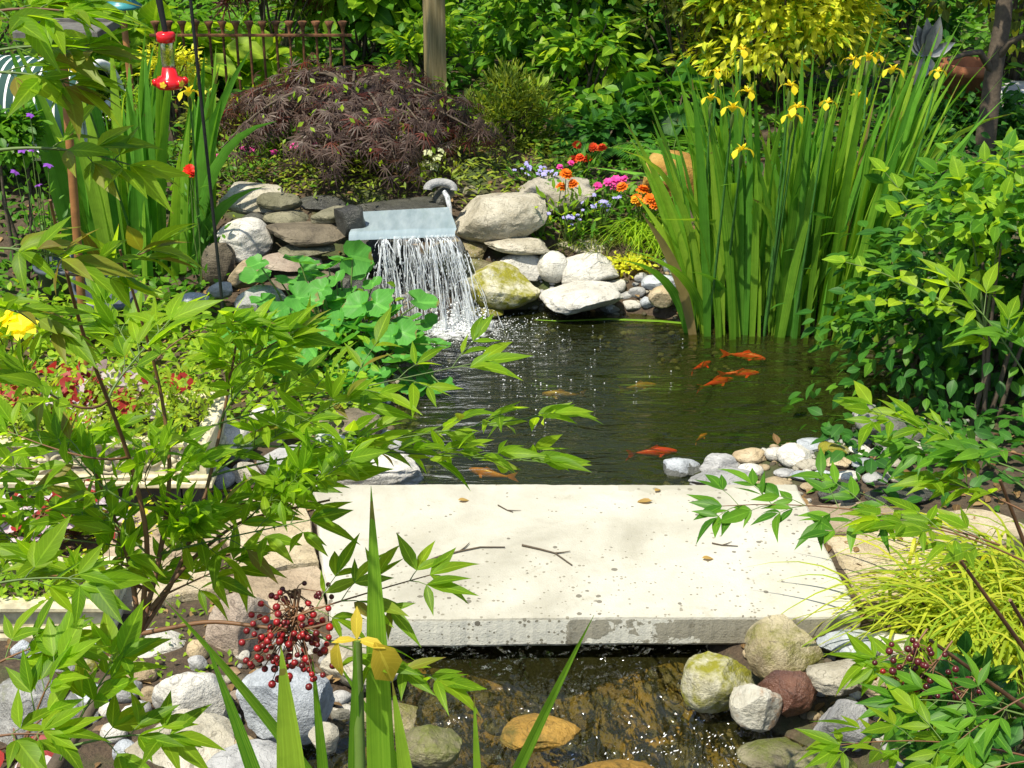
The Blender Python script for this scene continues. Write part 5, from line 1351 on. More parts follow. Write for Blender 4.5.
# round leaved plant by the fall
def roundplant():
    r_ = np.random.default_rng(81); c = at(340, 345, 4.95); gz = float(hgt(c[None])[0])
    root = thing('round_leaved_plant', 'big round leaved waterside plant spilling over the left shore below the fall', 'plant', (c[0], c[1], gz))
    poly = [(258, 262, 5.2), (300, 262, 5.2), (330, 268, 5.2), (352, 258, 5.25), (366, 272, 5.2), (325, 290, 5.1), (345, 296, 5.1), (360, 305, 5.05), (385, 300, 5.05), (310, 300, 5.0), (280, 285, 5.1), (300, 315, 5.0), (330, 320, 4.95), (355, 325, 4.95), (380, 325, 4.9), (405, 320, 4.95), (415, 340, 4.9), (390, 345, 4.85), (365, 350, 4.85), (340, 345, 4.85), (320, 340, 4.85),
            (400, 362, 4.8), (425, 360, 4.85), (430, 378, 4.8), (378, 372, 4.75), (350, 372, 4.75), (325, 365, 4.75), (300, 345, 4.85), (275, 320, 4.95), (260, 300, 5.05), (410, 385, 4.7), (372, 395, 4.65), (345, 395, 4.65), (436, 345, 4.9), (265, 345, 4.85), (285, 370, 4.75), (395, 310, 5.0), (340, 310, 5.05), (312, 278, 5.15), (240, 320, 4.95), (250, 350, 4.8), (420, 300, 5.1)]
    mbs = MB()
    for k, (x, y, Y) in enumerate(poly):
        for rep in range(2):
            p_ = at(x+r_.normal()*6*(rep+.3), y+r_.normal()*5*(rep+.3)+rep*10, Y+r_.normal()*.04)
            p_[2] = max(p_[2], float(hgt(p_[None])[0])+.03, .03)
            a = r_.uniform(0, 6.28); d = np.array([math.cos(a), math.sin(a), -.25])
            mb = MB(); leaves(mb, T_HEART, p_[None], d[None], [np.array([-.25, -.45, 1])+r_.normal(size=3)*.28], r_.uniform(.085, .15), G_ROUND)
            mb.build('leaf', root, loc=p_)
            b0 = np.array([c[0]+(p_[0]-c[0])*.55, c[1]+(p_[1]-c[1])*.55+.05, gz-.02]); mbs.tube([b0, (b0+p_)/2+[0, 0, .05], p_-[0, 0, .004]], [.005, .004, .003], M_STEM, 5, False)
    mbs.build('leaf_stalk', root)
roundplant()

# ------------------------------------------------------------------ flower bed
def flower_plant(name, label, cat, heads, Y, petal, leafm, hs, nleaf, seed, petal_t=T_PETAL, layers=3, np_=10, leaf_ln=.05, bushr=.07, lt=T_LANCE4):
    r_ = np.random.default_rng(seed); pts = [at(x, y, Y+r_.normal()*.04) for x, y in heads]; c = np.mean(pts, 0); gz = float(hgt(c[None])[0])
    root = thing(name, label, cat, (c[0], c[1], gz)); b0 = np.array([c[0], c[1]+.02, gz])
    mb = MB()
    for p_ in pts: mb.tube([b0, (b0+p_)/2+r_.normal(size=3)*.01, p_], [.003, .0025, .002], M_STEM, 5, False)
    h = max(.05, c[2]-gz); n = nleaf; P = b0+np.stack([r_.normal(size=n)*bushr, r_.normal(size=n)*bushr*.8, r_.uniform(.05, .9, n)*h], 1)
    leaves(mb, lt, P, nrm(P-b0)+r_.normal(size=(n, 3))*.5, np.array([0, -.2, 1])+r_.normal(size=(n, 3))*.3, leaf_ln*r_.uniform(.6, 1.2, n), leafm)
    mb.build('foliage', root)
    for p_ in pts:
        mb = MB(); s_ = hs*r_.uniform(.8, 1.2); axis_ = nrm(np.array([r_.normal()*.3, -.45+r_.normal()*.2, 1.]))
        u = nrm(np.cross(axis_, [1, 0, 0])); w = np.cross(axis_, u)
        for l_ in range(layers):
            a = np.arange(np_)*2*math.pi/np_+l_*.4; tilt = .1+.5*l_
            d = (np.cos(a)[:, None]*u+np.sin(a)[:, None]*w)+axis_*tilt
            leaves(mb, petal_t, np.repeat((p_+axis_*.004*l_)[None], np_, 0), d, np.repeat(axis_[None], np_, 0)+r_.normal(size=(np_, 3))*.15, s_*(.55-.1*l_), petal, 1.0)
        mb.build('flower', root, loc=p_)
flower_plant('marigold', 'orange marigold plant at the back of the flower bed against dark leaves', 'flower', [(577, 145), (593, 147), (602, 148), (580, 158), (587, 159), (573, 160)], 6.5, F_ORR, G_BROAD, .05, 90, 1)
flower_plant('marigold', 'orange marigold plant in front of the flat faced stone', 'flower', [(561, 187), (573, 184), (566, 174)], 6.0, F_ORG, G_LIGHT, .05, 110, 2)
flower_plant('marigold', 'orange and amber marigold plant rightmost in the flower bed', 'flower', [(643, 190), (650, 199), (637, 199), (655, 205), (622, 187)], 6.1, F_ORG, G_BROAD, .055, 90, 3)
flower_plant('marigold', 'single amber marigold beside the rightmost orange one', 'flower', [(635, 200), (640, 203)], 6.05, F_AMB, G_BROAD, .05, 30, 4)
flower_plant('dianthus', 'bright pink flowers above the grass tuft', 'flower', [(598, 186), (608, 182), (616, 180), (624, 179), (612, 186)], 6.2, F_PNK, G_BROAD, .048, 90, 5, layers=2, np_=7)
flower_plant('dianthus', 'small pink flower pair behind the flat faced stone', 'flower', [(560, 167), (571, 163)], 6.35, F_PNK, G_BROAD, .035, 50, 6, layers=2, np_=7)
def cloud(px, py, n, sp): 
    r_ = np.random.default_rng(int(px)); return [(px+r_.normal()*sp, py+r_.normal()*sp*.6) for _ in range(n)]
flower_plant('phlox', 'lavender blue phlox behind the left end of the flat faced stone', 'flower', cloud(546, 174, 16, 7), 6.3, F_LAV, G_BROAD, .022, 50, 7, layers=1, np_=5)
flower_plant('phlox', 'lavender blue phlox left of the pink flowers', 'flower', cloud(602, 202, 18, 7), 6.05, F_LAV, G_BROAD, .022, 50, 8, layers=1, np_=5)
flower_plant('phlox', 'lavender blue phlox beside the largest beige boulder', 'flower', cloud(536, 213, 12, 6), 6.0, F_LAV, G_BROAD, .02, 40, 9, layers=1, np_=5)
flower_plant('phlox', 'lavender blue phlox below the golden conifer', 'flower', cloud(525, 168, 10, 7), 6.4, F_LAV, G_BROAD, .02, 40, 10, layers=1, np_=5)
flower_plant('phlox', 'lavender phlox in front of the flat buff stone', 'flower', cloud(575, 216, 12, 8), 5.95, F_LAV, G_BROAD, .02, 40, 11, layers=1, np_=5)
flower_plant('geranium', 'single red geranium among the left iris blades', 'flower', [(191, 173), (190, 170)], 5.6, F_RED, G_BROAD, .05, 50, 12)
flower_plant('impatiens', 'pink flowers peeping out left of the purple maple', 'flower', [(218, 155), (226, 152), (243, 148), (252, 149), (212, 158)], 6.35, F_PNK, G_BROAD, .045, 420, 13, layers=1, np_=5, leaf_ln=.035, bushr=.22)
flower_plant('impatiens', 'pink flowers in front of the middle of the purple maple', 'flower', [(275, 152), (294, 145), (316, 142), (312, 150), (347, 150), (345, 146)], 6.35, F_PNK, G_CONIF, .045, 420, 14, layers=1, np_=5, leaf_ln=.035, bushr=.22)
flower_plant('impatiens', 'magenta flowers in front of the right side of the purple maple', 'flower', [(378, 145), (382, 138), (395, 142), (405, 147), (370, 146)], 6.35, F_PNK, G_CONIF, .045, 420, 15, layers=1, np_=5, leaf_ln=.035, bushr=.22)
flower_plant('hellebore', 'pale green flowering plant beside the waterfall spout', 'flower', [(428, 152), (437, 157), (434, 166), (441, 150), (425, 163)], 6.2, leaf_mat('petal_pale', [(.45, .52, .25), (.58, .62, .38)], .35, tipf=0), G_CONIF, .045, 90, 16, layers=1, np_=5)
flower_plant('verbena', 'purple flowers scattered in the bush at the far left', 'flower', [(22, 150), (32, 150), (15, 172), (38, 185), (48, 165), (30, 115)], 5.5, leaf_mat('petal_purple', [(.25, .06, .5), (.32, .1, .6)], .35, tipf=0), G_BROAD, .035, 90, 17, layers=1, np_=5)
flower_plant('daylily', 'bright yellow lily at the left edge above the trough', 'flower', [(8, 318), (22, 326), (-4, 330)], 4.35, leaf_mat('petal_lemon', [(.8, .72, .02), (.88, .8, .05)], .4, tipf=0), G_LIGHT, .10, 60, 18, layers=2, np_=6, leaf_ln=.14)
flower_plant('creeping_jenny', 'yellow leaved creeping plant between the white boulder and the grass tuft', 'plant', [(628, 280)], 5.88, F_YEL, G_YEL, .012, 260, 19, layers=1, np_=5, leaf_ln=.03, bushr=.06, lt=T_OVAL)
flower_plant('creeping_jenny', 'yellow leaved creeping plant in front of the carved trough', 'plant', [(105, 520), (130, 508)], 3.55, F_YEL, G_YEL, .01, 200, 20, layers=1, np_=5, leaf_ln=.02, bushr=.10, lt=T_SMALL)

def frond_plant(name, label, c, n, ln, mat, seed, pinna=.28):
    r_ = np.random.default_rng(seed); c = np.asarray(c); root = thing(name, label, 'fern', c); mb = MB()
    for k in range(n):
        a = 2*math.pi*k/n+r_.normal()*.2; d = np.array([math.cos(a), math.sin(a), 0]); l_ = ln*r_.uniform(.75, 1.1)
        tt = np.linspace(0, 1, 22); P = c+d*(l_*tt)[:, None]*.85+np.stack([0*tt, 0*tt, l_*(1.0*tt-.85*tt**2)], 1)
        mb.tube(P, np.linspace(.003, .001, 22), M_STEM, 4, False)
        tg = nrm(np.gradient(P, axis=0)); sd_ = nrm(np.cross([0, 0, 1.], tg))
        for s_ in (1, -1):
            w = pinna*l_*np.sin(np.pi*np.clip(tt*.9+.08, 0, 1))**.8
            leaves(mb, T_NEEDLE, P[2:], sd_[2:]*s_+tg[2:]*.45+np.array([0, 0, -.15]), np.array([0, 0, 1.])+r_.normal(size=(20, 3))*.15, w[2:], mat, 1.5)
    mb.build('fronds', root)
p_ = at(670, 185, 6.75); p_[2] = hgt(p_[None])[0]; frond_plant('fern', 'green fern behind the amber boulder', p_, 13, .42, G_BROAD, 1)
p_ = at(610, 175, 6.9); p_[2] = hgt(p_[None])[0]; frond_plant('fern', 'darker fern left of the amber boulder', p_, 11, .36, G_DARK, 2)
rock(640, 150, 712, 208, stone_mat('ochre_rock', (.40, .22, .04), (.26, .13, .03), (.52, .34, .09)), 'ochre boulder behind the left blades of the tall irises', Y=6.35, cuts=5, name='boulder')

# coloured leaf plants on the left
def rosette(name, label, c, n, ln, T, mat, mat2, seed, h=.1):
    r_ = np.random.default_rng(seed); c = np.asarray(c); root = thing(name, label, 'plant', c); mb = MB(); ms_ = MB()
    for k in range(n):
        a = r_.uniform(0, 6.28); rr_ = r_.uniform(.3, 1); d = np.array([math.cos(a), math.sin(a), 0]); p_ = c+d*rr_*max(ln*1.1, .15)+np.array([0, 0, h*(1.25-rr_*.6)*r_.uniform(.7, 1.2)])
        leaves(mb, T, p_[None], [d+np.array([0, -.2, -.35])], [np.array([-.2, -.5, 1])+r_.normal(size=3)*.25], ln*r_.uniform(.7, 1.2), mat if r_.random() < .6 else mat2)
        ms_.tube([c, (c+p_)/2+[0, 0, .02], p_], [.004, .003, .002], M_RSTEM, 5, False)
    mb.build('leaves', root); ms_.build('leaf_stalk', root)
p_ = gnd(30, 545); rosette('begonia', 'silvery pink and maroon leaved begonia at the left edge', p_, 48, .052, T_HEART, G_PINKW, G_RED, 1, .13)
p_ = gnd(75, 535); rosette('begonia', 'maroon leaved begonia in front of the carved trough', p_, 30, .05, T_BROAD, G_RED, G_PINKW, 2, .13)
p_ = gnd(15, 760); rosette('begonia', 'pink leaved plant in the lower left corner', p_, 12, .07, T_BROAD, G_PINKW, G_RED, 3, .08)
for k, (x, y, nn, lb) in enumerate(((45, 395, 18, 'red and pink caladium leftmost above the carved trough'), (85, 395, 18, 'red and white caladium in the middle above the carved trough'), (125, 400, 14, 'pale pink caladium nearest the slab above the carved trough'))):
    p_ = at(x, y, 4.05); p_[2] = .28; rosette('caladium', lb, p_, nn, .10, T_BROAD, G_PINKW if k else G_RED, G_RED, 10+k, .12)

G_TRO = leaf_mat('trough_leaf', [(.14, .26, .018), (.24, .36, .022), (.36, .46, .03)])
# ------------------------------------------------------------------ stone troughs
M_CREAM = plain('cream_cast_stone', (.62, .56, .36), .8, var=.3, scale=45, bump=.4)
M_BRICK = plain('dark_brick', (.09, .08, .065), .85, var=.35, scale=40, bump=.6)
def spiral(mb, c, r0, turns, tr, sgn, m, a0=0):
    tt = np.linspace(0, 1, 30); a = a0+sgn*tt*turns*2*math.pi; rr_ = r0*(1-.86*tt)
    mb.tube(np.stack([c[0]+rr_*np.cos(a), np.full(30, c[1]), c[2]+rr_*np.sin(a)], 1), np.linspace(tr, tr*.8, 30), m, 6)
def trough(label, x0, x1, yf, z0, z1, depthy, nrose, rel=True):
    root = thing('stone_trough', label, 'planter', ((x0+x1)/2, yf+depthy/2, z0)); H = z1-z0
    mb = MB()
    mb.box((x0, yf, z0+.022), (x1, yf+.03, z1-.02), M_CREAM); mb.box((x0, yf+.03, z0+.022), (x0+.03, yf+depthy-.03, z1-.02), M_CREAM); mb.box((x1-.03, yf+.03, z0+.022), (x1, yf+depthy-.03, z1-.02), M_CREAM); mb.box((x0, yf+depthy-.03, z0+.022), (x1, yf+depthy, z1-.02), M_CREAM)
    mb.build('trough_body', root, smooth=False)
    mb = MB(); mb.box((x0-.018, yf-.02, z0), (x1+.018, yf+depthy+.02, z0+.024), M_CREAM, bev=.006); mb.box((x0-.010, yf-.011, z0+.0245), (x1+.010, yf+depthy+.01, z0+.040), M_CREAM, bev=.005); mb.build('base_moulding', root, smooth=False)
    mb = MB()
    for (a, b_) in (((x0-.016, yf-.018), (x1+.016, yf+.035)), ((x0-.016, yf+depthy-.035), (x1+.016, yf+depthy+.018))): mb.box((a[0], a[1], z1-.021), (b_[0], b_[1], z1), M_CREAM, bev=.006)
    for (a, b_) in (((x0-.016, yf+.0355), (x0+.035, yf+depthy-.0355)), ((x1-.035, yf+.0355), (x1+.016, yf+depthy-.0355))): mb.box((a[0], a[1], z1-.021), (b_[0], b_[1], z1-.001), M_CREAM, bev=.006)
    mb.build('rim', root, smooth=False)
    mb = MB(); mb.box((x0+.031, yf+.031, z0+.05), (x1-.031, yf+depthy-.031, z1-.035), m_ground); mb.build('soil', root)
    if rel:
        mb = MB(); zc = (z0+z1)/2+.012; hh = H*.26; xs = np.linspace(x0+.07, x1-.07, nrose)
        for k, xx in enumerate(xs):
            if k % 2 == 0:
                mb.add(np.array([xx, yf, zc])+VI*np.array([hh*.33, .012, hh*.33]), FI, M_CREAM)
                for a in np.arange(8)*math.pi/4: mb.add(np.array([xx+hh*.62*math.cos(a), yf, zc+hh*.62*math.sin(a)])+VI*np.array([hh*.3, .009, hh*.3]), FI, M_CREAM)
                tt = np.linspace(0, 2*math.pi, 28); mb.tube(np.stack([xx+hh*1.08*np.cos(tt), np.full(28, yf), zc+hh*1.08*np.sin(tt)], 1), .006, M_CREAM, 6, False)
            else:
                sp_ = (xs[1]-xs[0])
                for sg in (1, -1): spiral(mb, (xx+sg*.022, yf, zc+.01*sg), hh*.95, 1.6, .008, sg, M_CREAM, a0=1.57*sg)
                for sg in (1, -1):
                    for a in (.5, 1.0, 1.5): mb.add(np.array([xx+sg*(.05+.02*a), yf, zc-hh*.75+.02*a])+VI*np.array([.016, .008, .007]), FI, M_CREAM)
        mb.build('relief', root)
xr = at(205, 460, 3.75)[0]
trough('long cream trough with carved scrolls and rosettes in front', -1.95, xr, 3.75, .166, .322, .34, 9)
br = thing('brick_course', 'row of dark bricks under the carved trough', 'brick wall', (-1.3, 3.85, .09))
x_ = -1.98
while x_ < xr-.05:
    mb = MB(); mb.box((x_, 3.755+rng.uniform(0, .008), .06), (min(xr, x_+.19), 3.95, .163), M_BRICK, bev=.006); mb.build('brick', br, smooth=False); x_ += .196
xr2 = at(103, 620, 3.05)[0]
trough('small cream trough with plain mouldings at the lower left', -1.55, xr2, 3.05, .09, .20, .22, 3, rel=False)
mb = MB(); n = 2600; P = np.stack([rng.uniform(-1.9, xr-.02, n), rng.uniform(3.72, 4.08, n), .31+np.abs(rng.normal(size=n))*.07], 1)
leaves(mb, T_SMALL, P, rnd(n)+np.array([0, -.2, 0]), rnd(n, .4)+np.array([0, -.2, 1]), rng.uniform(.018, .035, n), G_TRO)
tag(mb.build('yellow_groundcover'), 'dense tiny yellow green leaves filling the carved trough', 'ground cover', kind='stuff')
mb = MB(); n = 500; P = np.stack([rng.uniform(-1.5, xr2-.03, n), rng.uniform(3.06, 3.24, n), .19+np.abs(rng.normal(size=n))*.03], 1)
leaves(mb, T_SMALL, P, rnd(n), rnd(n, .4)+np.array([0, -.2, 1]), rng.uniform(.018, .035, n), G_LIGHT)
tag(mb.build('groundcover'), 'small light green leaves filling the small trough', 'ground cover', kind='stuff')

# ------------------------------------------------------------------ post, fence, trunk
m_post, t, out = new_mat('weathered_post')
oc = N(t, 'ShaderNodeTexCoord'); mp = N(t, 'ShaderNodeMapping'); mp.inputs['Scale'].default_value = (40, 40, 2.5); L(t, oc.outputs['Object'], mp.inputs[0])
nz = noise(t, mp.outputs[0], 2, 5, .6); r_p = ramp(t, [(.3, (.14, .11, .04)), (.55, (.26, .20, .09)), (.75, (.34, .28, .15))]); L(t, nz, r_p.inputs[0])
p = N(t, 'ShaderNodeBsdfPrincipled'); L(t, r_p.outputs[0], p.inputs['Base Color']); p.inputs['Roughness'].default_value = .8
bp = N(t, 'ShaderNodeBump'); bp.inputs['Distance'].default_value = .003; L(t, nz, bp.inputs['Height']); L(t, bp.outputs[0], p.inputs['Normal']); L(t, p.outputs[0], out.inputs[0])
c = at(435, 60, 7.4); gz = float(hgt(c[None])[0])
mb = MB(); mb.box((-.045, -.045, gz-.1), (.045, .045, 2.1), m_post, Matrix.Translation((c[0], c[1], 0)) @ Matrix.Rotation(R(24), 4, 'Z'), bev=.005)
tag(mb.build('wooden_post', smooth=False, loc=(c[0], c[1], gz)), 'square weathered wooden post behind the purple maple', 'post')

M_RUST = plain('rusty_iron', (.20, .085, .030), .8, var=.45, scale=50, bump=.5, metal=.2)
fx0, fx1 = at(150, 35, 7.45), at(352, 35, 7.45); gzf = float(hgt(np.array([[-1.6, 7.45]]))[0])
fr = thing('iron_fence', 'low rusty iron fence with flared picket tops behind the maple', 'fence', ((fx0[0]+fx1[0])/2, 7.45, gzf))
zr = at(250, 35, 7.45)[2]; zt_ = at(250, 22, 7.45)[2]
for zz in (zr, gzf+.12):
    mb = MB(); mb.box((fx0[0], 7.435, zz-.007), (fx1[0], 7.45, zz+.007), M_RUST, bev=.002); mb.build('rail', fr, smooth=False)
for x_ in np.arange(fx0[0]+.03, fx1[0], .070):
    mb = MB(); mb.tube([(x_, 7.462, gzf-.03), (x_, 7.462, zt_-.07)], .007, M_RUST, 6)
    mb.lathe([(.007, zt_-.075), (.013, zt_-.068), (.008, zt_-.058), (.009, zt_-.045), (.015, zt_-.022), (.026, zt_), (.020, zt_+.003), (0, zt_-.004)], (x_, 7.462, 0), M_RUST, 8); mb.build('picket', fr)

p0 = at(983, 160, 6.9); p0[2] = hgt(p0[None])[0]-.03
tk = thing('thin_tree', 'thin dark trunk with a bare side branch at the upper right', 'tree', p0)
mb = MB(); mb.tube([p0, at(988, 120, 6.9), at(994, 70, 6.92), at(1003, 20, 6.95), at(1008, -60, 7.0), at(1000, -200, 7.0)], [.055, .05, .045, .042, .04, .03], M_BARK, 10); mb.build('trunk', tk)
mb = MB(); mb.tube([at(994, 75, 6.92), at(980, 52, 6.85), at(965, 54, 6.8), at(948, 60, 6.75)], [.02, .016, .013, .008], M_BARK, 7); mb.tube([at(996, 60, 6.92), at(1010, 42, 6.85), at(1030, 33, 6.8)], [.02, .016, .013], M_BARK, 7); mb.build('branch', tk)
cr = at(990, -190, 7.0); n = 900; r_ = np.random.default_rng(3); P = cr+r_.normal(size=(n, 3))*np.array([.5, .4, .3]); mb = MB()
leaves(mb, T_OVAL, P, rnd(n), rnd(n, .4)+[0, 0, 1], .09, G_OLIVE); mb.build('crown', tk)

# ------------------------------------------------------------------ bird table, feeder, lantern, hook
M_POLE = plain('bamboo_pole', (.34, .15, .045), .6, var=.3, scale=20, bump=.2)
M_GREYW = plain('grey_wood', (.13, .125, .11), .8, var=.3, scale=40, bump=.4)
c = at(70, 170, 4.9); gz = float(hgt(c[None])[0]); zt_ = at(70, 33, 4.9)[2]
bt = thing('bird_table', 'grey wooden bird table on a thin brown pole at the left', 'bird feeder', (c[0], c[1], gz))
mb = MB(); mb.tube([(at(77, 300, 4.9)[0], c[1], gz-.05), (c[0], c[1], .7), (at(62, 40, 4.9)[0], c[1], zt_)], [.017, .016, .015], M_POLE, 10)

mb.build('pole', bt)
c = c.copy(); c[0] = at(68, 33, 4.9)[0]
mb = MB(); mb.box((c[0]-.13, c[1]-.13, zt_), (c[0]+.13, c[1]+.13, zt_+.016), M_GREYW, bev=.003)
for (a, b_) in (((-.13, -.142), (.13, -.1305)), ((-.13, .1305), (.13, .142)), ((-.142, -.142), (-.1305, .142)), ((.1305, -.142), (.142, .142))): mb.box((c[0]+a[0], c[1]+a[1], zt_-.004), (c[0]+b_[0], c[1]+b_[1], zt_+.028), M_GREYW, bev=.002)
mb.build('tray', bt, smooth=False)

M_REDP = plain('red_plastic', (.62, .012, .016), .22, var=.1, bump=0)
M_YELP = plain('yellow_plastic', (.75, .55, .03), .35, var=.1, bump=0)
M_IRON = plain('black_iron', (.02, .022, .022), .5, metal=.3, var=.2, bump=.1)
m_glass, t, out = new_mat('clear_plastic')
gl = N(t, 'ShaderNodeBsdfGlossy'); gl.inputs['Roughness'].default_value = .06; tp = N(t, 'ShaderNodeBsdfTransparent'); tp.inputs[0].default_value = (.88, .90, .84, 1)
lw = N(t, 'ShaderNodeLayerWeight'); lw.inputs[0].default_value = .6; ms = N(t, 'ShaderNodeMixShader'); L(t, lw.outputs['Facing'], ms.inputs[0]); L(t, tp.outputs[0], ms.inputs[1]); L(t, gl.outputs[0], ms.inputs[2]); L(t, ms.outputs[0], out.inputs[0])
c = at(170, 80, 4.8); hf = thing('hummingbird_feeder', 'red hummingbird feeder with clear tube hanging at the upper left', 'bird feeder', c)
z = lambda py: at(170, py, 4.8)[2]
zb, zm, zc_, zt_ = z(88), z(70), z(41), z(32)
mb = MB(); mb.lathe([(0, zb), (.042, zb), (.050, zb+.008), (.051, zb+.024), (.044, zb+.034), (.028, zb+.042), (.022, zm+.010), (0, zm+.010)], (c[0], c[1], 0), M_REDP, 28); mb.build('base', hf)
for k in range(6):
    a = k*math.pi/3+.35; d = np.array([math.cos(a), math.sin(a), 0]); q = np.array([c[0], c[1], zb+.022])+d*.050; mb = MB()
    mb.add(q+VI*np.array([.012, .012, .014]), FI, M_REDP); mb.build('flower_port', hf)
    mb = MB()
    sd_ = np.cross([0, 0, 1.], d)
    for b_ in np.arange(5)*2*math.pi/5: leaves(mb, T_PETAL, (q+d*.0125)[None], [sd_*math.cos(b_)+np.array([0, 0, 1])*math.sin(b_)+d*.2], [d], .013, M_YELP, 1.0)
    mb.build('yellow_port', hf)
mb = MB(); mb.lathe([(.020, zm+.008), (.0225, zm+.02), (.0225, zc_-.004), (.019, zc_+.004)], (c[0], c[1], 0), m_glass, 24); mb.build('tube', hf)
mb = MB(); mb.lathe([(.026, zc_-.004), (.031, zc_), (.031, zt_-.004), (.026, zt_), (.0, zt_+.002)], (c[0], c[1], 0), M_REDP, 24); mb.build('cap', hf)
ztop = 1.72
mb = MB(); mb.tube([(c[0], c[1], zt_), (c[0]-.012, c[1], zt_+.12), (c[0]-.028, c[1], zt_+.26), (c[0]-.02, c[1], ztop-.06)], [.009, .012, .012, .006], M_IRON, 8); mb.build('hanger', hf)
hx = at(196, 60, 4.95); gz = float(hgt(hx[None])[0]); sh = thing('shepherd_hook', 'slim black crook holding up the red feeder', 'hook', (hx[0], hx[1], gz))
tt = np.linspace(0, math.pi*1.15, 14); dx = (c[0]-.02-hx[0]); 
arc = [(hx[0]+dx/2-dx/2*math.cos(a), hx[1]+(c[1]-hx[1])*(a/math.pi if a < math.pi else 1), ztop+.06*math.sin(a)) for a in tt]
mb = MB(); mb.tube([(hx[0]+.02, hx[1], gz-.05), (hx[0]+.01, hx[1], .8), (hx[0], hx[1], 1.4)]+arc, .006, M_IRON, 7); mb.build('rod', sh)
M_TEAL = plain('teal_metal', (.05, .28, .30), .35, var=.2, bump=0)
c = at(128, 60, 6.9); gz = float(hgt(c[None])[0]); zz = at(128, 8, 6.9)[2]
ln_ = thing('garden_lantern', 'teal lantern on a thin brown stake behind the left irises', 'lantern', (c[0], c[1], gz))
mb = MB(); mb.tube([(c[0], c[1], gz-.03), (c[0], c[1], zz)], .016, M_POLE, 8); mb.build('stake', ln_)
mb = MB(); mb.lathe([(0, zz), (.09, zz), (.095, zz+.012), (.07, zz+.03), (.065, zz+.035), (.065, zz+.16), (.0, zz+.16)], (c[0], c[1], 0), M_TEAL, 20); mb.build('body', ln_)
mb = MB(); mb.lathe([(.11, zz+.162), (.10, zz+.18), (.03, zz+.26), (0, zz+.29)], (c[0], c[1], 0), M_TEAL, 20); mb.build('roof', ln_)

# ------------------------------------------------------------------ striped garden chair
m_str, t, out = new_mat('green_white_stripes')
a_ = N(t, 'ShaderNodeAttribute', attribute_name='leafuv'); s_ = N(t, 'ShaderNodeSeparateXYZ'); L(t, a_.outputs['Vector'], s_.inputs[0])
fr_ = math_(t, 'FRACT', math_(t, 'MULTIPLY', s_.outputs[0], 17.0)); b = mixc(t, math_(t, 'LESS_THAN', fr_, .24), (.006, .046, .036), (.75, .76, .72))
p = N(t, 'ShaderNodeBsdfPrincipled'); L(t, b, p.inputs['Base Color']); p.inputs['Roughness'].default_value = .8; L(t, p.outputs[0], out.inputs[0])
M_WHITE = plain('white_enamel', (.78, .78, .76), .35, var=.08, bump=0)
def chair():
    c = at(14, 90, 6.5); gz = float(hgt(c[None])[0]); zt_ = at(20, 58, 6.5)[2]
    root = thing('garden_chair', 'white garden chair with a rounded green striped back at the left edge', 'chair', (c[0], c[1], gz))
    Mz = Matrix.Translation((c[0], c[1], 0)) @ Matrix.Rotation(R(-10), 4, 'Z'); A = np.array(Mz.to_3x3()); T0 = np.array(Mz.translation)
    X = lambda P: np.asarray(P, float)@A.T+T0
    w = .40; na, nw = 26, 24; V = []; uv = []
    for rr_ in (.25, .215):
        for i in range(na):
            a = math.pi*(1.12-1.2*i/(na-1))
            for j in range(nw):
                u = j/(nw-1); V.append((-w+2*w*u, -rr_*math.cos(a)*-1*1.0, zt_-.25+rr_*math.sin(a)+.008*math.sin(u*math.pi))); uv.append((u, i/na))
    n0 = na*nw; F_ = []
    for i in range(na-1):
        for j in range(nw-1):
            a0 = i*nw+j; F_.append((a0, a0+1, a0+nw+1, a0+nw)); F_.append((n0+a0, n0+a0+nw, n0+a0+nw+1, n0+a0+1))
    for i in range(na-1):
        for j in (0, nw-1): a0 = i*nw+j; F_.append((a0, a0+nw, n0+a0+nw, n0+a0))
    for j in range(nw-1):
        for i in (0, na-1): a0 = i*nw+j; F_.append((a0, a0+1, n0+a0+1, n0+a0))
    mb = MB(); mb.add(X(V), np.array(F_), m_str, np.array(uv)); mb.build('back_cushion', root)
    for sg in (-1, 1):
        mb = MB(); th = [math.pi*(1.2-1.32*i/25) for i in range(26)]
        mb.tube(X([(sg*(w+.02), .235*math.cos(a), zt_-.25+.235*math.sin(a)) for a in th]), .020, M_WHITE, 10); mb.build('back_frame', root)
    sz = gz+.16
    mb = MB(); mb.box((-w, -.22, sz), (w, .42, sz+.08), M_WHITE, Mz, bev=.03); mb.build('seat', root, smooth=False)
    for (x_, y_, x2, y2) in ((-w-.02, -.18, -w-.04, -.34), (w+.02, -.18, w+.04, -.34), (-w-.02, .5, -w-.03, .56), (w-.04, .38, w-.03, .40)):
        mb = MB(); mb.tube(X([(x2, y2, gz-.02), (x_, y_, sz+.02), (x_, y_*.9, sz+.22)]), .018, M_WHITE, 8); mb.build('leg', root)
    for sg in (-1, 1):
        mb = MB(); mb.tube(X([(sg*(w+.03), -.2, sz+.2), (sg*(w+.03), .1, sz+.22), (sg*(w-.02), .38, sz+.2)]), .02, M_WHITE, 8); mb.build('armrest', root)
chair()
mb = MB(); c = at(95, 272, 5.15); gz = float(hgt(c[None])[0]); M_POT = plain('grey_blue_plastic', (.07, .085, .11), .4, var=.25, bump=.05)
mb.lathe([(0, 0), (.085, 0), (.115, .19), (.128, .192), (.13, .215), (.115, .216), (.108, .19), (.10, .16), (0, .16)], (0, 0, 0), M_POT, 32)
o = mb.build('plant_pot'); o.location = (c[0], c[1], gz+.03); o.rotation_euler = (R(16), R(14), 0); tag(o, 'empty dark grey blue plant pot behind the foreground leaves', 'pot')
mb = MB(); mb.lathe([(0, 0), (.075, 0), (.105, .16), (.116, .162), (.118, .18), (.105, .181), (.095, .15), (0, .14)], (0, 0, 0), M_POT, 32)
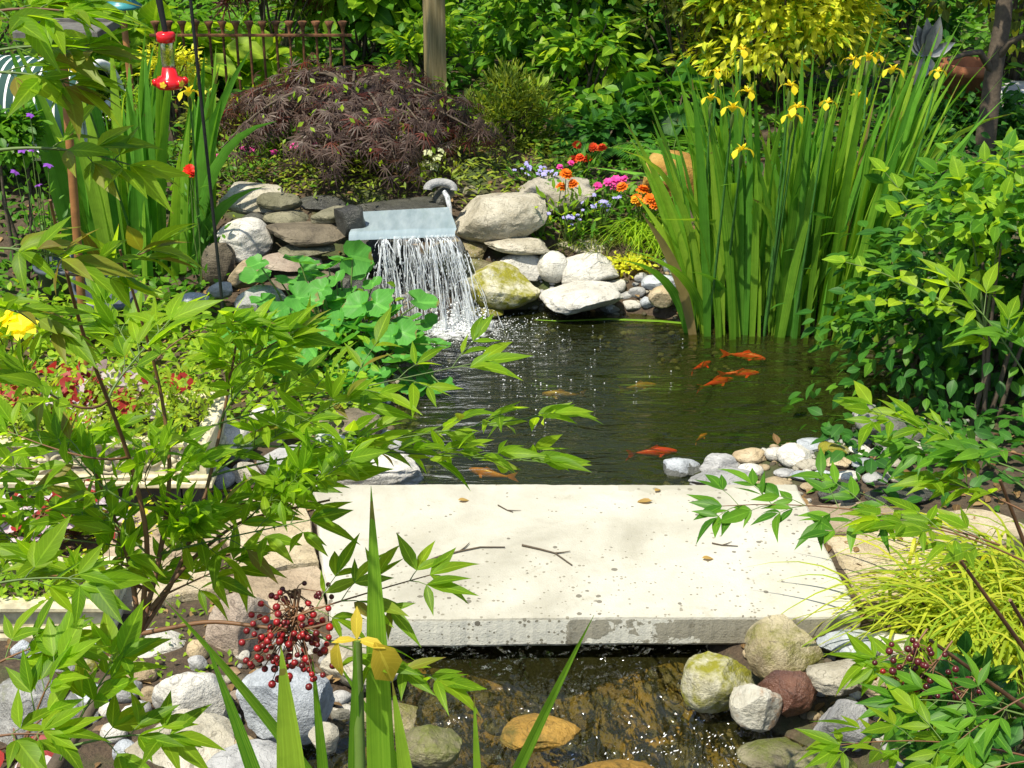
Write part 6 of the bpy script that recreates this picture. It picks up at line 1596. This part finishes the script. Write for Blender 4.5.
c = at(62, 262, 5.5); o = mb.build('plant_pot'); o.location = (c[0], c[1], float(hgt(c[None])[0])); tag(o, 'second dark pot standing further back at the left', 'pot')

# ------------------------------------------------------------------ metal flower, iron scroll, clay pot
M_ZINC = plain('zinc_sheet', (.30, .31, .30), .42, metal=.6, var=.25, bump=.1)
c = at(926, 56, 7.0); gz = float(hgt(c[None])[0]); mf = thing('metal_flower', 'grey metal flower ornament with pointed vanes behind the irises', 'ornament', (c[0], c[1], gz))
mb = MB(); mb.tube([(c[0], c[1], gz-.03), (c[0], c[1], c[2])], .008, M_IRON, 7); mb.build('stake', mf)
for k, (dx, dz, ln) in enumerate(((-.75, .9, .14), (-.4, 1, .17), (-.1, 1, .19), (.22, 1, .20), (-.95, .55, .11), (.9, .5, .15), (.55, -.9, .10), (-.35, -1, .15))):
    mb = MB(); T_ = leaf_tmpl(5, .34, .45, .5, .15)
    leaves(mb, T_, c[None], [[dx, -.25, dz]], [[.1, -1, .25]], ln, M_ZINC, 1.2 if k < 7 else 1.7); mb.build('vane', mf, loc=c)
M_PALE = plain('pale_stone', (.55, .54, .52), .8, var=.15, scale=20, bump=.2)
c = at(1008, 108, 7.4); gz = float(hgt(c[None])[0])
mb = MB(); mb.box((c[0]-.10, c[1]+.02, gz), (c[0]+.7, c[1]+.3, at(1008, 92, 7.4)[2]), M_PALE, bev=.01); tag(mb.build('stone_block', smooth=False, loc=(c[0]+.3, c[1]+.15, gz)), 'pale stone block behind the iron scroll at the right edge', 'block')
mb = MB(); 
for sg in (1, -1): spiral(mb, (c[0]-.025*sg+.0, c[1]-.02, c[2]), .045, 1.5, .006, sg, M_IRON, a0=0 if sg > 0 else math.pi)
mb.tube([(c[0]-.08, c[1]-.02, c[2]+.05), (c[0]+.5, c[1]-.02, c[2]+.05)], .006, M_IRON, 6); mb.tube([(c[0]-.08, c[1]-.02, c[2]-.05), (c[0]+.5, c[1]-.02, c[2]-.05)], .006, M_IRON, 6)
for xx in (-.08, .45): mb.tube([(c[0]+xx, c[1]-.02, gz-.02), (c[0]+xx, c[1]-.02, c[2]+.05)], .007, M_IRON, 6)
for k in range(3):
    for sg in (1, -1): spiral(mb, (c[0]+.14+.12*k-.025*sg, c[1]-.02, c[2]), .045, 1.5, .006, sg, M_IRON, a0=0 if sg > 0 else math.pi)
tag(mb.build('iron_scroll', loc=(c[0]+.2, c[1]-.02, gz)), 'black wrought iron scroll edging at the right edge', 'ornament')
M_CLAY = plain('terracotta', (.36, .13, .055), .8, var=.3, scale=25, bump=.3)
c = at(968, 82, 7.6); gz = float(hgt(c[None])[0]); h_ = at(968, 62, 7.6)[2]-gz
mb = MB(); mb.lathe([(0, 0), (.10, 0), (.15, h_*.8), (.17, h_*.81), (.172, h_), (.15, h_), (.14, h_*.8), (0, h_*.78)], (c[0], c[1], gz), M_CLAY, 28); tag(mb.build('clay_pot', loc=(c[0], c[1], gz)), 'terracotta pot in the shade by the thin trunk', 'pot')

# ------------------------------------------------------------------ stone frog
def blob(name, balls, mat, voxel, parent=None, loc=None):
    mb = MB(); V5, F5 = ICO[3]
    for (p_, s_, M_) in balls:
        q = V5*np.array(s_); q = q@np.array(M_).T if M_ is not None else q; mb.add(q+np.array(p_), F5, mat)
    o = mb.build('tmp'); md = o.modifiers.new('r', 'REMESH'); md.mode = 'VOXEL'; md.voxel_size = voxel; md.use_smooth_shade = True
    sm = o.modifiers.new('s', 'SMOOTH'); sm.iterations = 4; sm.factor = .5
    dg = bpy.context.evaluated_depsgraph_get(); me = bpy.data.meshes.new_from_object(o.evaluated_get(dg)); old = o.data
    bpy.data.objects.remove(o); bpy.data.meshes.remove(old); me.name = name
    o = bpy.data.objects.new(name, me); COL.objects.link(o)
    if parent: o.parent = parent
    return o
def rotm(ax, a): return np.array(Matrix.Rotation(R(a), 3, ax))
def frog():
    g_ = at(890, 426, 4.22); gz = max(.03, float(hgt(g_[None])[0]))
    root = thing('stone_frog', 'grey stone frog crouching on the right shore under the bush', 'statue', (g_[0], g_[1], gz)); root.rotation_euler = (0, 0, R(200)); s = 1.15
    B = [((0, 0, .05), (.062, .05, .045), rotm('Y', -22)), ((.055, 0, .088), (.042, .044, .032), None), ((.085, 0, .082), (.026, .036, .018), None)]
    for sg in (1, -1):
        B += [((.058, .026*sg, .114), (.015, .014, .015), None), ((-.035, .052*sg, .035), (.044, .022, .034), rotm('Y', 20)), ((.01, .066*sg, .012), (.04, .014, .012), None), ((.045, .07*sg, .008), (.026, .02, .008), None),
              ((.058, .042*sg, .045), (.014, .013, .034), rotm('Y', -12)), ((.072, .048*sg, .010), (.026, .016, .009), None)]
        for f in (-1, 0, 1): B.append(((.094, .048*sg+f*.013, .007), (.012, .005, .006), rotm('Z', f*25)))
    B = [(tuple(np.array(a)*s), tuple(np.array(b_)*s), m) for a, b_, m in B]
    bd = blob('body', B, stone_mat('frog_stone', (.16, .16, .14), (.10, .10, .085), (.22, .22, .19)), .0042, root)
    for sg in (1, -1):
        mb = MB(); mb.add(np.array([.066, .033*sg, .116])*s+VI*.0075*s, FI, m_eye); e = mb.build('eye'); e.parent = root
frog()

# ------------------------------------------------------------------ gravel, leaf litter, ground cover (uncountable)
def scatter(n, xr, yr, cond):
    P = np.stack([rng.uniform(*xr, n), rng.uniform(*yr, n)], 1); s_ = poly_sd(P, POND); k = cond(P, s_); P = P[k]
    return np.concatenate([P, hgt(P)[:, None]], 1)
cslab = np.array(cs)
def offslab(P): return poly_sd(P, cslab) > .01
P = scatter(9000, (-1.6, 1.9), (2.2, 5.9), lambda P, s: (s < .32+.10*np.sin(P[:, 0]*9)) & (s > -.12) & offslab(P) & ~((P[:, 0] > .95) & (P[:, 1] > 4.5)))
VR = [rock_verts(2, 900+k, 3, .1) for k in range(6)]
mb = MB(); mats_ = [S_GREY, S_TAN, S_WHITE, S_BROWN, S_BEIGE]
for k, q in enumerate(P[:3600]):
    V_, F_ = VR[k % 6]; s_ = rng.uniform(.006, .02); a = rng.uniform(0, 6.28); M_ = np.array([[math.cos(a), -math.sin(a), 0], [math.sin(a), math.cos(a), 0], [0, 0, 1]])
    mb.add((V_*np.array([s_, s_*rng.uniform(.6, 1), s_*.6]))@M_.T+q+[0, 0, s_*.2], F_, mats_[k % 5])
PB = scatter(1400, (-.9, .9), (1.7, 3.1), lambda P, s: s < -.02)
for k, q in enumerate(PB[:420]):
    V_, F_ = VR[k % 6]; s_ = rng.uniform(.012, .045); mb.add(V_*np.array([s_, s_*.8, s_*.5])+q, F_, (S_AMBER, S_GMOSS, S_OLIVE, S_AMBER)[k % 4])
tag(mb.build('gravel'), 'small mixed gravel along the shores of pond and stream', 'gravel', kind='stuff')
P = scatter(5200, (-2.6, 2.6), (2.4, 8.2), lambda P, s: (s > .03) & offslab(P))
n = len(P); mb = MB(); leaves(mb, T_OVAL, P+[0, 0, .006], rnd(n)*[1, 1, .15], rnd(n, .25)+[0, 0, 1], rng.uniform(.02, .05, n), leaf_mat('litter', [(.10, .06, .025), (.20, .12, .05), (.30, .20, .09)], .15))
tag(mb.build('leaf_litter'), 'dry brown leaf litter over the mulch', 'leaf litter', kind='stuff')
def cover(name, label, n, xr, yr, cond, mat, ln, h, T=T_OVAL):
    P = scatter(n, xr, yr, cond); n = len(P); P[:, 2] += np.abs(rng.normal(size=n))*h*(.6+.4*sines(P[:, :2], 5, 9)).clip(.1, 1.6)
    mb = MB(); leaves(mb, T, P, rnd(n)*[1, 1, .4], rnd(n, .35)+[-.1, -.25, 1], rng.uniform(.6, 1.2, n)*ln, mat); tag(mb.build(name), label, 'ground cover', kind='stuff')
cover('groundcover', 'light green low leaves behind the carved trough and left shore', 5200, (-2.6, -.25), (4.1, 5.4), lambda P, s: (s > .12) & (sines(P, 3, 12) > -.35), G_LIGHT, .045, .10)
cover('groundcover', 'darker low leaves filling the left bed behind the irises', 4200, (-3.4, -.9), (5.2, 7.4), lambda P, s: (s > .1) & (sines(P, 3, 13) > -.3), G_BROAD, .05, .12)
cover('groundcover', 'dark low leaves under the bush on the right shore', 3800, (1.0, 3.2), (3.7, 6.6), lambda P, s: (s > .06), G_DARK, .055, .14)
cover('groundcover', 'deep green low leaves under the back shrubs', 16000, (-4.5, 4.5), (6.9, 11), lambda P, s: (s > .06), G_BROAD, .08, .18)
cover('groundcover', 'dark twiggy low leaves between waterfall and purple maple', 3000, (-1.5, .3), (6.15, 7.2), lambda P, s: (s > .06), G_CONIF, .04, .07, T_LANCE4)
cover('groundcover', 'bright low leaves between the flower bed and the irises', 1500, (.1, 1.3), (6.0, 7.0), lambda P, s: (s > .06) & (sines(P, 4, 14) > -.1), G_BROAD, .04, .07)
cover('groundcover', 'small light leaves among the stones at lower left', 1300, (-1.8, -.55), (2.75, 3.75), lambda P, s: (s > .1) & (sines(P, 5, 15) > .1), G_LIGHT, .022, .03, T_SMALL)

# ------------------------------------------------------------------ unseen tall tree added at the right to dapple the back with shade
def added_shade_tree():
    r_ = np.random.default_rng(77); b0 = np.array([5.2, 7.2, .3])
    root = thing('added_shade_tree', 'unseen tall tree added at the right to cast dappled shade over the back of the garden', 'tree', b0)
    mb = MB(); top = np.array([4.2, 6.8, 4.2]); mb.tube([b0, b0+[-.1, 0, 1.5], b0+[-.4, -.1, 3], top], [.2, .17, .15, .12], M_BARK, 10); mb.build('trunk', root)
    mb = MB(); ml = MB()
    for k in range(34):
        e = np.array([r_.uniform(-4.2, 3.8), r_.uniform(5.2, 7.6), r_.uniform(4.2, 5.6)])
        if -.8 < e[0] < 2.0 and e[1] > 5.6: e[0] += 2.9*np.sign(e[0]-.6)  # opens the added crown so the yellow bush stays sunlit
        tt = np.linspace(0, 1, 9)[:, None]; m_ = (top+e)/2+[0, 0, .4]
        P = (1-tt)**2*top+2*tt*(1-tt)*m_+tt**2*e; mb.tube(P, np.linspace(.05, .006, 9), M_BARK, 5)
        n = 60; q = e+r_.normal(size=(n, 3))*np.array([.30, .30, .12]); leaves(ml, T_OVAL, q, rnd(n), rnd(n, .4)+[0, 0, 1], .13, G_BROAD)
    mb.build('branch', root); ml.build('crown', root)
added_shade_tree()
